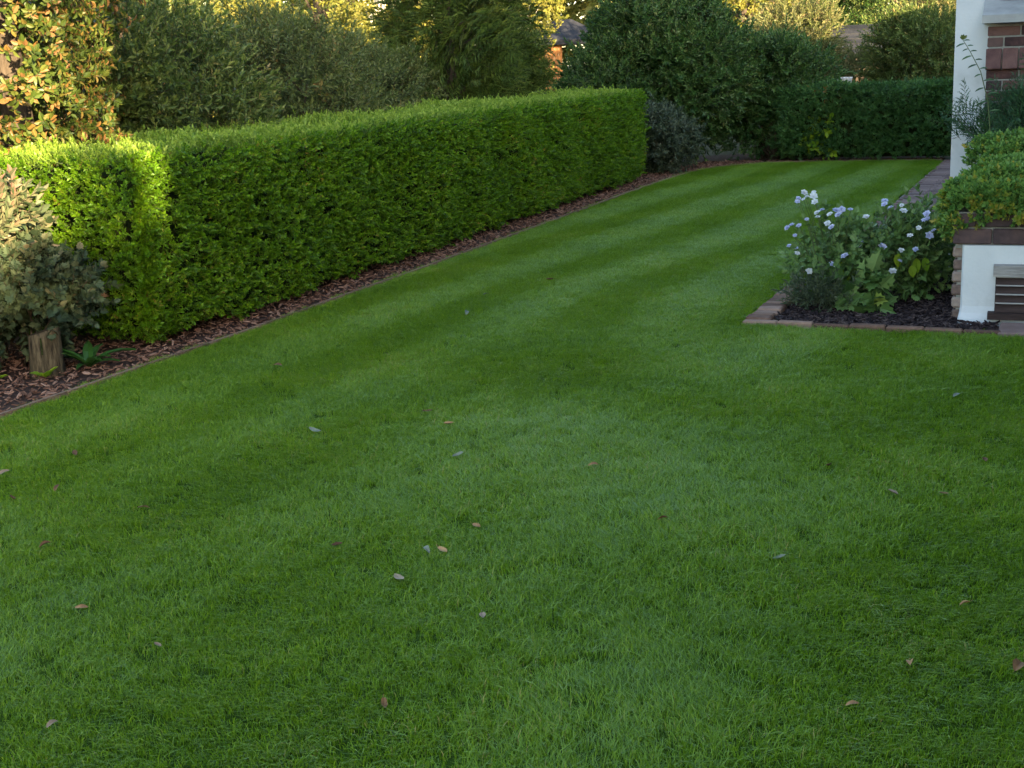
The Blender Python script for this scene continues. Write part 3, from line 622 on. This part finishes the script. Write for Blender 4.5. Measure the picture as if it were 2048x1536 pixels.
# ------------------------------------------------------------------ clipped hedges
def clipped_hedge(name, label, x0, x1, y0, y1, h, nface, ntop, V_side, V_top, seed, wob=.05, topmix=1.0, rz=0, loc=(0,0), loose=0.0, bulge=.04):
    """box hedge with a soft edge; local frame: x0..x1, y0..y1"""
    t = thing(name, label, 'hedge', (loc[0],loc[1],0), rz); rs = np.random.RandomState(seed); random.seed(seed)
    W, L = x1-x0, y1-y0
    def wave(u, v): return wob*(np.sin(u*2.3+seed)*.5 + np.sin(u*5.1+v*4+seed)*.35 + np.sin(v*6.3-u*3.1)*.35)
    P = []; D = []
    def side(n, fx):
        u = rs.uniform(-.003,1.003,n); z = h*(rs.rand(n)**.9); P_, D_ = fx(u, z); P.append(P_); D.append(D_)
    def inset(z): return np.where(z > h-.10, (z-(h-.10))**2*3.0, 0) + np.where(z < .16, (.16-z)*.4, 0) - bulge*np.sin(np.clip(z/h,0,1)*3.14)*.6
    nz = lambda n: rs.normal(size=n)*.022
    def fR(u,z): y = y0+u*L; return np.stack([x1 - inset(z) + wave(y,z) + nz(len(u)), y, z],1), np.tile([1,0,.45],(len(u),1))
    def fL(u,z): y = y0+u*L; return np.stack([x0 + inset(z) + wave(y+9,z) + nz(len(u)), y, z],1), np.tile([-1,0,.45],(len(u),1))
    def fN(u,z): x = x0+u*W; return np.stack([x, y0 + inset(z) + wave(x*2,z) + nz(len(u)) + loose*(np.sin(x*9+z*7)+np.sin(z*13-x*5)+rs.normal(size=len(u))*.7), z],1), np.tile([0,-1,.45],(len(u),1))
    def fF(u,z): x = x0+u*W; return np.stack([x, y1 - inset(z) + wave(x*2+5,z) + nz(len(u)), z],1), np.tile([0,1,.45],(len(u),1))
    side(int(nface*L*h), fR); side(int(nface*L*h*.4), fL); side(int(nface*W*h), fN); side(int(nface*W*h), fF)
    for cx_, cy_, sx_, sy_ in ((x1,y0,1,-1),(x1,y1,1,1),(x0,y0,-1,-1)):      # leafy upright corners
        k = int(nface*h*.28); z = h*rs.rand(k); ii = inset(z); P.append(np.stack([cx_-sx_*(.03+ii+np.abs(rs.normal(size=k))*.05), cy_-sy_*(.03+ii+np.abs(rs.normal(size=k))*.05), z],1)); D.append(np.tile([sx_,sy_,.5],(k,1)))
    p = np.concatenate(P); d = np.concatenate(D); ok = p[:,2] > .02 + .045*np.sin(p[:,1]*4.1)**2; p = p[ok]; d = d[ok]
    hol = np.sin(p[:,1]*7.1+p[:,2]*5.3+seed)+np.sin(p[:,1]*12.7-p[:,2]*9.1)+np.sin(p[:,2]*17.3+p[:,1]*3.1+p[:,0]*4)   # thin spots in the clipped face
    ok = (hol > -1.9) | (rs.rand(len(p)) < .4); p = p[ok]; d = d[ok]
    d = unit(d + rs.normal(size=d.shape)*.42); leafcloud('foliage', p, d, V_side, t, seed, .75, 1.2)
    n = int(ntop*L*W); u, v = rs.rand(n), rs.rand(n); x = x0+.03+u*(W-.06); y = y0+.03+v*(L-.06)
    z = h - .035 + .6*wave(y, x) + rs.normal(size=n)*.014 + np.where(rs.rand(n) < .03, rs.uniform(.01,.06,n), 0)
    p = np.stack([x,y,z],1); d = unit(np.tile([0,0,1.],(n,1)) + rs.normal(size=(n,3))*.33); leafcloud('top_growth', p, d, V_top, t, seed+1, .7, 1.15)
    mb = MB(); nx, ny, nzz = 4, max(int(L/.35),4), 4
    bm = bmesh.new(); bmesh.ops.create_grid(bm, x_segments=1, y_segments=1, size=.5); bm.free()
    i_ = .10; mb.box(x0+i_, x1-i_, y0+i_+.03+loose*3, y1-i_-.03, .05, h-.11); mb.build('branches', m_core, t)  # solid dark box that blocks the view through the leaves
    mb = MB()
    for k in range(int(L/.3)):
        yy = y0+.15+k*.3; mb.tube([(x0+W*.6+rs.normal()*.1,yy,-.05),(x0+W*.6+rs.normal()*.12,yy+rs.normal()*.05,.3)],[.02,.015],5)
    mb.build('stems', m_twig, t); return t
clipped_hedge('clipped_hedge', 'long square clipped bright green hedge along the bark bed', -6.25, -4.95, 6.66, 17.35, 1.13, 1250, 800, V_hedge, V_htop, 21, loose=.03)
clipped_hedge('trimmed_hedge', 'dark green hedge across the end of the lawn beyond the brick path', -1.35, 2.2, -.32, .32, 1.02, 620, 420, V_fh, V_fh, 23, loc=(-2.2,20.44), rz=.0, wob=.12)
shrub('trimmed_shrub', 'dark trimmed shrub sloping up beside the dark green hedge', 'shrub', (-3.75,20.75), .95, .55, .0, 1.05, 26, .30, 2200, V_fh, 24, fill=.35)
# unseen tall hedge, added to keep sun off the low parts of the bed
clipped_hedge('shade_hedge', 'unseen tall dark hedge added beside the house corner to cast shade', 2.70, 3.55, -9.5, -.95, 2.66, 60, 130, V_dark, V_dark, 25, wob=.16)

# ------------------------------------------------------------------ shrubs and trees behind the hedge
tree('dapple_tree', 'unseen open crowned tree added behind the tall shade hedge for dappled light', (5.1,-2.9), 4.4, .05, .75, 2.3, 4.3, 14, .28, 190, V_olive, 46, None)  # added out of view to dapple the sun on the hedge end
tree('dapple_tree', 'unseen slim tree added at the house corner to break up the sun', (3.45,-1.85), 5.6, .05, .55, 2.5, 5.5, 12, .24, 130, V_olive, 47, None)  # added out of view to part-shade the climber and hedge corner
shrub('wild_shrub', 'broad grey green wild shrub behind the sunlit end of the clipped hedge', 'shrub', (-7.05,9.35), 1.1, 1.0, .1, 2.15, 46, .36, 4000, V_olive, 41, stems=14)
shrub('wild_shrub', 'dull olive twiggy shrub behind the middle of the hedge', 'shrub', (-6.95,11.7), 1.0, 1.2, .1, 1.95, 44, .36, 3400, V_olive2, 42, stems=14)
shrub('wild_shrub', 'loose olive shrub between the twiggy shrub and the conifer', 'shrub', (-7.3,13.9), .7, 1.0, .1, 1.85, 36, .34, 2300, V_olive2, 43, stems=12)
def conifer(xy, h, R, n, seed, label, V=V_con, zlo=.15):
    t = thing('conifer', label, 'tree', (xy[0],xy[1],0)); rs = np.random.RandomState(seed); random.seed(seed)
    z = zlo + (h-zlo)*(1-np.sqrt(rs.rand(n)))*1.0; f = 1-(z/h); R_ = R*(.25+.75*f**.6)*np.minimum(1,.65+z*.5)
    az = rs.uniform(0,6.283,n); lob = 1+.18*np.sin(az*5+z*3)+.12*np.sin(az*9-z*5); rr = R_*lob*rs.uniform(.55,1.05,n)
    p = np.stack([np.cos(az)*rr, np.sin(az)*rr, z],1); d = unit(np.stack([np.cos(az),np.sin(az),.35+rs.normal(size=n)*.4],1) + rs.normal(size=(n,3))*.3)
    mb = MB(); mb.tube([(0,0,-.05),(0.02,0,h*.5),(0,0,h*.97)],[.09,.06,.01],8)
    for k in range(60):
        zz = rs.uniform(.2,h*.9); a = rs.uniform(0,6.283); r_ = R*(.25+.75*(1-zz/h)**.6)*.8; mb.tube([(0,0,zz-.1),(math.cos(a)*r_,math.sin(a)*r_,zz+.15)],[.018,.005],4,cap=False)
    mb.build('trunk', m_bark, t); leafcloud('crown', p, d, V, t, seed, .8, 1.3); return t
conifer((-6.80,15.5), 4.6, .85, 2600, 51, 'dark green upright conifer behind the hedge')
conifer((-6.85,16.9), 4.2, .68, 1900, 52, 'narrower conifer with sagging fronds beside the upright conifer')
shrub('dark_shrub', 'big dark green shrub past the end of the clipped hedge', 'shrub', (-5.35,20.0), 1.15, 1.0, .15, 2.5, 56, .38, 5200, V_dark, 53, stems=16, root=.03)
shrub('dark_shrub', 'dark glossy shrub leaning over the end of the hedge', 'shrub', (-5.95,19.4), .70, .8, .1, 1.5, 34, .32, 2300, V_dark, 54, stems=12, root=.03)
shrub('dark_shrub', 'dark arching shrub between the big dark shrub and the dark green hedge', 'shrub', (-3.95,20.95), .8, .7, .2, 1.60, 34, .30, 2300, V_dark, 55, stems=12, root=.03)
shrub('grey_shrub', 'low grey green shrub at the end of the clipped hedge', 'shrub', (-4.98,18.35), .42, .60, .02, .86, 26, .20, 1100, V_grl, 56, stems=8, root=.012)
shrub('lime_seedling', 'small lime green seedling growing out of the dark green hedge', 'plant', (-2.95,20.18), .32, .10, .15, .52, 7, .08, 46, V_lime, 57, stems=5, root=.006)
shrub('pale_shrub', 'sunlit pale yellowish shrub behind the dark green hedge', 'shrub', (-4.0,23.2), .66, .8, .3, 2.45, 36, .32, 2600, V_pale, 58, stems=14)
shrub('rounded_shrub', 'rounded green shrub with sunlit top behind the dark green hedge beside the house', 'shrub', (-1.88,23.2), .72, .8, .2, 2.0, 36, .34, 2600, V_olive, 59, stems=12)
shrub('pale_shrub', 'sunlit straw coloured shrub touching the white house corner', 'shrub', (-1.55,25.2), .8, .8, .3, 2.75, 30, .34, 1900, V_pale, 60, stems=10)
# sunlit trees and shrubs of the neighbouring garden
BT = 'background trees beyond the garden'
shrub('pale_shrub', 'low golden bush in front of the tiled shed', 'shrub', (-3.15,24.6), .45, .4, .2, 1.40, 16, .24, 700, V_pale, 48, stems=8)
tree('birch_tree', 'white stemmed birch with sunlit yellow leaves behind the wild shrubs', (-13.6,27.2), 8.0, .14, 1.9, 2.2, 7.6, 26, .75, 1500, V_yel, 61, BT, m_birch)
tree('birch_tree', 'thin white birch with sunlit leaves beside the conifer', (-10.85,28.6), 7.0, .09, 1.5, 1.8, 6.6, 26, .6, 1500, V_yel, 62, BT, m_birch)
shrub('yellow_shrub', 'sunlit yellow green bush between the two birches', 'shrub', (-12.3,25.0), 1.7, 1.3, .2, 2.7, 40, .45, 2000, V_yel, 63)
shrub('yellow_shrub', 'sunlit golden bush behind the dull olive shrub', 'shrub', (-13.8,22.6), 1.9, 1.4, .2, 2.9, 40, .5, 2000, V_yel, 64)
shrub('yellow_shrub', 'sunlit yellow bush beside the narrower conifer', 'shrub', (-10.5,26.3), .7, 1.2, .2, 1.8, 30, .42, 1300, V_yel, 65)
tree('lime_tree', 'sunlit lime green tree over the big dark shrub', (-6.0,29.0), 7.0, .14, 1.5, 1.3, 6.8, 30, .6, 1700, V_yel, 66, BT)
tree('dark_tree', 'dark leafy tree behind the tiled shed roof', (-6.4,41.0), 10, .25, 3.6, .8, 9.5, 46, 1.1, 3200, V_dark, 67, BT, s0=1.6, s1=2.6)
tree('dark_tree', 'dark tree standing behind the birches', (-21.0,38.0), 10, .25, 3.6, .6, 9.5, 46, 1.1, 2600, V_olive, 68, BT, s0=1.6, s1=2.6)
tree('dark_tree', 'tall dull green tree behind the climber column', (-13.5,15.5), 8, .2, 2.4, .5, 7.6, 46, .8, 3400, V_olive, 69, BT, s0=1.0, s1=1.7)
tree('dark_tree', 'tall dark tree behind the wild shrubs', (-13.4,17.8), 8, .2, 1.8, .9, 7.6, 40, .75, 2200, V_olive2, 70, BT, s0=1.0, s1=1.7)
tree('pale_tree', 'sunlit pale tree above the rounded shrub', (-3.2,34.0), 8, .18, 2.4, 1.6, 7.6, 40, .8, 2200, V_olive, 72, BT, s0=1.2, s1=1.9)
tree('golden_tree', 'sunlit golden tree above the garden shelter', (-9.6,40.0), 9, .2, 3.0, 1.8, 8.6, 40, 1.0, 2400, V_pale, 73, BT, s0=1.5, s1=2.4)
# far woodland: one mass
def wood():
    rs = np.random.RandomState(90); P = []; D = []
    for a in np.linspace(-8, 62, 44):
        R = rs.uniform(52,64); cx, cy = -math.sin(math.radians(a))*R, math.cos(math.radians(a))*R
        p, d, c, r = crown_points(rs, 420, 3.6, 3.6, .3, rs.uniform(8,12), 22, 1.5, .2, fill=.4); P.append(p+np.array([cx,cy,0])); D.append(d)
    o = leafcloud('woodland', np.concatenate(P), np.concatenate(D), V_yel, None, 91, 3.0, 5.0)
    tag(o, 'distant sunlit wood closing the view behind the gardens', 'woodland')
wood()
# climber-covered trunk on the left
iv = thing('climber_column', 'tree trunk smothered in sunlit orange and green climber leaves', 'climber', (-6.75,7.72,0))
def climber():
    rs = np.random.RandomState(33); random.seed(33); mb = MB()
    mb.tube([(0,0,-.05),(.03,.02,1.2),(-.04,0,2.6),(0,0,3.9)],[.13,.11,.09,.05],10); 
    for k in range(40):
        zz = rs.uniform(.2,3.6); a = rs.uniform(0,6.283); r_ = rs.uniform(.3,.6); mb.tube([(0,0,zz),(math.cos(a)*r_*.6,math.sin(a)*r_*.6,zz+.12),(math.cos(a)*r_,math.sin(a)*r_,zz-.02)],[.012,.008,.003],4,cap=False)
    mb.build('trunk', m_bark, iv, smooth=True)
    n = 4600; z = rs.uniform(.25,3.9,n); az = rs.uniform(0,6.283,n); R = (.60+.16*np.sin(az*3+z*2.2)+.12*np.sin(az*5-z*4))*rs.uniform(.6,1.05,n)*np.clip(1.25-z*.08,.5,1.2)
    p = np.stack([np.cos(az)*R, np.sin(az)*R, z],1); d = unit(np.stack([np.cos(az),np.sin(az),-.15+rs.normal(size=n)*.4],1)+rs.normal(size=(n,3))*.3)
    leafcloud('foliage', p, d, V_ivy, iv, 34, .8, 1.25)
climber()
conifer((-7.35,6.55), 2.3, .62, 900, 36, 'sunlit feathery conifer at the foot of the climber column', V_con)
shrub('pink_shrub', 'sunlit shrub with pinkish leaf tips at the sunlit end of the clipped hedge', 'shrub', (-5.80,6.14), .28, .28, .42, 1.0, 20, .14, 400, V_pink, 38, stems=9, root=.012)
shrub('grey_shrub', 'grey purple shrub with lobed leaves over the old stump', 'shrub', (-5.44,6.16), .34, .22, .18, .58, 22, .13, 520, V_grey, 39, stems=9, root=.012, fill=.5)
shrub('grey_shrub', 'darker lobed leaf shrub low in the bark bed beside the stump', 'shrub', (-5.70,5.78), .26, .26, .02, .48, 14, .12, 320, V_grey, 40, stems=7, root=.012, fill=.5)

# ------------------------------------------------------------------ stump and small plants by it
st = thing('tree_stump', 'short weathered tree stump in the bark bed', 'stump', (-5.20,5.97,0), .3)
def stump():
    rs = np.random.RandomState(6); n = 20; V = []; F = []; levels = [(-.03,1.10),(.03,1.0),(.10,.95),(.17,.93),(.225,.92),(.238,.86)]
    ridge = rs.uniform(-.12,.10,n)
    for z, k in levels:
        for i in range(n):
            a = 2*math.pi*i/n; r = .094*k*(1+ridge[i]+.05*math.sin(3*a+1)) ; cz = z + (.02*math.cos(a) if z > .2 else 0); V.append((r*math.cos(a)+.02*z, r*math.sin(a), cz))
    for l in range(len(levels)-1):
        for i in range(n): F.append((l*n+i, l*n+(i+1)%n, (l+1)*n+(i+1)%n, (l+1)*n+i))
    mb = MB().add(V,F); mb.build('bark', m_stump, st, smooth=True)
    top = (len(levels)-1)*n; T = V[top:]; m = MB(); m.add(T+[(.005,0,.226)], [(i,(i+1)%n,n) for i in range(n)]); m.build('cut_top', m_stump, st)
    m = MB(); m.box(-.004,.004,-.0985,-.07,.12,.215); o = m.build('crack', m_core, st); o.rotation_euler = (0,0,.25)
stump()
def strap_plant(name, label, xy, n, L, W, seed, mat=m_strap, kind='strap'):
    t = thing(name, label, 'plant', (xy[0],xy[1],0)); rgs = random.Random(seed); random.seed(seed)
    for k in range(n):
        m = MB(); a = 6.283*k/n + rgs.uniform(-.4,.4); e = rgs.uniform(.35,1.1); l_ = L*rgs.uniform(.7,1.15)
        put_leaf(m, kind, Vector((0,0,0)), Vector((math.cos(a),math.sin(a),e)), Vector((-math.cos(a)*e,-math.sin(a)*e,1)), l_, W*rgs.uniform(.8,1.2), 0)
        m.build('leaf', mat, t)
    return t
strap_plant('strap_leaf_plant', 'dark green arching strap leaved plant beside the stump', (-5.03,6.12), 12, .24, .055, 3)
for k, (xx, yy, l_) in enumerate([(-5.52,5.47,'small lime weed at the outer edge of the bark bed'),(-5.12,5.86,'small lime weed right against the foot of the stump'),(-5.36,5.72,'small lime weed in open bark a short way from the stump')]):
    strap_plant('weed', l_, (xx,yy), 7, .085, .05, 20+k, m_lime, 'oval')

# ------------------------------------------------------------------ flowering plants in the brick-edged bed
def petal_flower(seed, mat):
    rgs = random.Random(seed); mb = MB(); random.seed(seed)
    for ring, (k, e, L) in enumerate(((6,.35,.030),(5,1.0,.024),(4,2.2,.016))):
        for i in range(k):
            a = 6.283*i/k + ring*.5 + rgs.uniform(-.2,.2); put_leaf(mb, 'oval', Vector((0,0,.002*ring)), Vector((math.cos(a),math.sin(a),e)), Vector((-math.cos(a)*e,-math.sin(a)*e,1)), L*rgs.uniform(.85,1.15), L*.95, 0)
    return mb.mesh('flower')
FW = []; 
for i in range(3):
    for m in (m_petw, m_petl):
        me = petal_flower(300+i, m); me.materials.append(m); FW.append((m, me))
def flower_plant(name, label, xy, rx, ry, h, n, seed, flowers, nlime):
    t = thing(name, label, 'flowering plant', (xy[0],xy[1],0)); rs = np.random.RandomState(seed); random.seed(seed); rgs = random.Random(seed)
    p, d, c, r = crown_points(rs, n, rx, ry, .03, h*.93, 20, .12, .6, fill=.4)
    leafcloud('foliage', p, d, V_fl, t, seed, .75, 1.2)
    mb = MB(); branches(mb, rs, c, r*.5, 18, .006, spread=.08)
    for (fx, fz, kind, yoff) in flowers:
        q = Vector((fx-xy[0], yoff, fz)); a = Vector((q.x*.5, q.y*.4, fz*.4)); mb.tube([a, (a+q)*.5+Vector((0,0,.04)), q-Vector((0,0,.004))], [.003,.002,.0015], 4, cap=False)
        me = rgs.choice([m_ for k_, m_ in FW if k_ is (m_petw if kind == 'W' else m_petl)])
        o = bpy.data.objects.new('flower', me); C.objects.link(o); o.parent = t; o.location = q; s = rgs.uniform(.55,.95); o.scale = (s,s,s); o.rotation_euler = (rgs.uniform(.2,1.1), rgs.uniform(-.5,.5), rgs.uniform(-.6,.6))
    mb.build('stems', m_stem, t)
    for k in range(nlime):
        m = MB(); an = rgs.uniform(3.4,6.0); rr = rgs.uniform(.75,1.05); a = Vector((math.cos(an)*.3,-.5,-1.0)); put_leaf(m, 'oval', Vector((0,0,0)), a, Vector((0,-1,.35)), rgs.uniform(.07,.11), .055, 0)
        o = m.build('yellow_leaf', m_lime, t); o.location = (math.cos(an)*rx*rr, math.sin(an)*ry*rr, rgs.uniform(.12,h*.6))
    return t
FA = [(-1.456,0.682,'L',-0.118),(-1.420,0.678,'W',-0.136),(-1.399,0.691,'W',-0.125),(-1.363,0.716,'W',-0.093),(-1.358,0.697,'W',-0.125),(-1.342,0.666,'W',-0.172),(-1.316,0.605,'W',-0.245),(-1.310,0.580,'W',-0.266),(-1.288,0.620,'L',-0.235),(-1.380,0.564,'L',-0.253),(-1.235,0.598,'W',-0.258),(-1.203,0.618,'L',-0.238),(-1.184,0.593,'L',-0.258),(-1.167,0.625,'L',-0.226),(-1.485,0.521,'L',-0.184),(-1.531,0.488,'L',-0.081),(-1.432,0.522,'L',-0.236),(-1.460,0.456,'L',-0.213),(-1.502,0.379,'L',-0.161),(-1.452,0.377,'L',-0.221),(-1.442,0.345,'W',-0.229),(-1.358,0.238,'W',-0.278),(-1.246,0.545,'W',-0.291),(-1.218,0.523,'L',-0.297),(-1.208,0.286,'L',-0.298),(-1.135,0.340,'L',-0.283),(-1.426,0.715,'W',-0.085),(-1.459,0.664,'L',-0.135),(-1.117,0.622,'L',-0.218)]
FB = [(-1.106,0.361,'W',-0.202),(-1.080,0.374,'W',-0.234),(-1.056,0.397,'L',-0.257),(-0.926,0.380,'L',-0.323),(-0.810,0.357,'W',-0.326),(-0.857,0.226,'W',-0.330),(-0.929,0.655,'L',-0.210),(-0.928,0.636,'L',-0.236),(-0.823,0.631,'W',-0.245),(-0.808,0.599,'W',-0.279),(-0.683,0.543,'L',-0.265),(-0.664,0.550,'L',-0.248),(-0.581,0.512,'W',-0.139),(-0.761,0.450,'W',-0.313),(-0.626,0.472,'L',-0.218),(-0.650,0.444,'L',-0.244),(-0.819,0.290,'L',-0.327),(-0.725,0.362,'L',-0.298),(-1.114,0.396,'L',-0.190),(-0.887,0.619,'L',-0.261),(-1.034,0.558,'W',-0.261),(-1.111,0.305,'W',-0.193),(-0.670,0.579,'L',-0.239),(-0.711,0.497,'W',-0.290)]
flower_plant('flowering_plant', 'bushy plant with white and lilac flowers at the bed corner', (-1.22,8.86), .21, .22, .56, 270, 61, FA, 11)
flower_plant('flowering_plant', 'bushy plant with white flowers beside the planter bricks', (-.86,9.05), .22, .25, .58, 250, 62, FB, 12)
shrub('dark_leaf_plant', 'dark leafy plant between the flowers and the planter', 'plant', (-.68,9.50), .22, .35, .05, .44, 14, .13, 200, V_fl, 63, stems=6, root=.005)
shrub('lobed_leaf_plant', 'low plant with large lobed leaves at the front of the flower bed', 'plant', (-1.03,8.58), .13, .10, .02, .20, 7, .06, 26, V_big, 64, stems=4, root=.004)
shrub('fine_leaf_plant', 'low grey green fine leaved plant at the flower bed corner', 'plant', (-1.26,8.53), .19, .11, .01, .17, 12, .06, 190, V_fine, 65, stems=5, root=.004)

# ------------------------------------------------------------------ things far behind
bb = thing('stone_birdbath', 'pale stone birdbath behind the dark green hedge', 'birdbath', (-2.99,21.85,0))
def lathe(prof, n=16):
    m = MB(); V = []; F = []
    for r, z in prof:
        for i in range(n): a = 2*math.pi*i/n; V.append((r*math.cos(a), r*math.sin(a), z))
    for j in range(len(prof)-1):
        for i in range(n): F.append((j*n+i, j*n+(i+1)%n, (j+1)*n+(i+1)%n, (j+1)*n+i))
    F.append(tuple(range((len(prof)-1)*n, len(prof)*n))); F.append(tuple(reversed(range(n)))); return m.add(V,F)
lathe([(.16,0),(.16,.06),(.11,.10),(.075,.3),(.07,.6),(.10,.80),(.12,.86),(.08,.90)]).build('pedestal', m_stone, bb, smooth=True)
lathe([(.07,.902),(.13,.98),(.155,1.12),(.165,1.15),(.15,1.15),(.11,1.07)]).build('bowl', m_stone, bb, smooth=True)
gs = thing('garden_shelter', 'small timber garden shelter with low dark hipped roof', 'shelter', (-12.35,35.9,0), .25)
MB().box(-1.1,1.1,-.9,.9,0,.05).build('floor', m_cedar, gs)
for sx in (-1,1):
    for sy in (-1,1): MB().box(sx*1.0-.06,sx*1.0+.06,sy*.8-.06,sy*.8+.06,.05,1.95).build('post', m_bark, gs)
for k in range(9): MB().box(-.93+k*.104,-.93+k*.104+.098,-.84,-.81,.05,1.93).build('plank', m_cedar, gs)
hip(-1.1,1.1,-.9,.9,2.07,.55,.2).build('roof', m_slate, gs)
rh = thing('tiled_shed', 'shed with dark tiled roof behind the pale shrub', 'shed', (-4.0,32.2,0), -.15)
MB().box(-1.6,1.6,-1.0,1.0,0,1.5).build('wall', m_bark, rh)
m = MB(); m.add([(-1.75,-1.2,1.42),(1.75,-1.2,1.42),(1.5,0,2.05),(-1.3,0,2.05),(1.75,1.2,1.42),(-1.75,1.2,1.42)],[(0,1,2,3),(3,2,4,5),(0,3,5),(1,4,2),(0,5,4,1)]); rf = m.build('roof', m_slate, rh)
for k in range(6):
    t = k/6; yy = -1.2+1.2*t; zz = 1.42+.63*t; x0 = -1.75+.45*t; x1 = 1.75-.25*t
    MB().add([(x0,yy-.02,zz+.01),(x1,yy-.02,zz+.01),(x1-.04,yy+.19,zz+.125),(x0+.07,yy+.19,zz+.125),(x0,yy-.02,zz+.045),(x1,yy-.02,zz+.045),(x1-.04,yy+.19,zz+.13),(x0+.07,yy+.19,zz+.13)],[(0,3,2,1),(4,5,6,7),(0,1,5,4),(2,3,7,6),(1,2,6,5),(3,0,4,7)]).build('tile_row', m_slate, rf)

# ------------------------------------------------------------------ fallen leaves on the lawn
def dead_leaf(seed, L, W):
    rgs = random.Random(seed); mb = MB(); random.seed(seed); n = 6; V = []; F = []; cur = rgs.uniform(.5,1.6)*rgs.choice((1,-1)); roll = rgs.uniform(.3,1.0)
    for k in range(n+1):
        t = k/n; wd = W*(math.sin(math.pi*min(t*.9+.08,1))**.8)*rgs.uniform(.85,1.1); z = .25*L*math.sin(math.pi*t)*cur*.4
        V += [(-wd, t*L-L/2, z+wd*roll), (0, t*L-L/2, z), (wd, t*L-L/2, z+wd*roll*.7)]
        if k: a = 3*(k-1); F += [(a,a+1,a+4,a+3),(a+1,a+2,a+5,a+4)]
    V += [(.001,-L/2-.25*L,.004),(-.001,-L/2-.25*L,.004)]; F.append((1,len(V)-1,len(V)-2))
    return mb.add(V,F).mesh('dead_leaf')
FALLEN = [(-3.106,3.994,'p',0.050,None),
 (-3.015,5.147,'g',0.060,None),
 (-3.458,7.939,'g',0.060,None),
 (-3.599,8.620,'g',0.050,None),
 (-2.221,4.935,'g',0.055,None),
 (-1.622,4.922,'b',0.045,None),
 (-0.731,5.157,'b',0.055,None),
 (-0.457,4.872,'p',0.050,None),
 (-0.281,4.905,'p',0.050,None),
 (-1.858,3.624,'p',0.065,'upright pale tan dead leaf caught in the lawn grass'),
 (-1.480,3.410,'p',0.045,None),
 (-2.195,3.839,'b',0.045,None),
 (-1.803,4.138,'b',0.045,None),
 (-1.821,3.886,'b',0.045,None),
 (-1.870,3.863,'g',0.040,None),
 (-1.189,4.372,'b',0.040,None),
 (-0.325,6.377,'g',0.060,None),
 (0.000,3.489,'b',0.062,'broad light brown dead leaf on the lawn, largest of the brown ones'),
 (-0.153,3.877,'b',0.035,None),
 (-0.266,3.433,'b',0.040,None),
 (-0.379,3.153,'b',0.035,None),
 (-3.873,4.556,'b',0.050,None),
 (-3.607,4.117,'b',0.050,None),
 (-3.975,4.231,'p',0.050,None),
 (-3.707,3.974,'b',0.045,None),
 (-2.701,3.124,'b',0.040,None),
 (-2.303,2.958,'p',0.030,None),
 (-2.271,2.469,'p',0.035,None),
 (-1.510,2.820,'b',0.040,None),
 (-3.374,9.323,'b',0.060,None),
 (-0.160,5.366,'b',0.050,None),
 (-3.198,3.552,'b',0.045,None),
 (-0.735,4.111,'g',0.045,None),
 (-2.651,5.574,'b',0.050,None),
 (-2.460,5.389,'b',0.045,None),
 (-3.892,6.292,'b',0.060,None)]
for k, (fx, fy, kind, L, lab) in enumerate(FALLEN):
    L *= .97; me = dead_leaf(700+k, L, L*.24); m = {'p':m_dleafp,'g':m_dleafg,'b':m_dleaf}[kind]
    o = mesh_obj('fallen_leaf', me, m); o.location = (fx, fy, .029); r_ = random.Random(k); o.rotation_euler = (r_.uniform(-.35,.35), r_.uniform(-.35,.35), r_.uniform(0,6.28))
    base = {'p':'small pale tan dead leaf lying on the lawn','g':'small grey green dead leaf lying on the lawn','b':'small brown curled dead leaf lying on the lawn'}[kind]
    tag(o, lab or base, 'leaf', 'dead leaves scattered on the lawn')
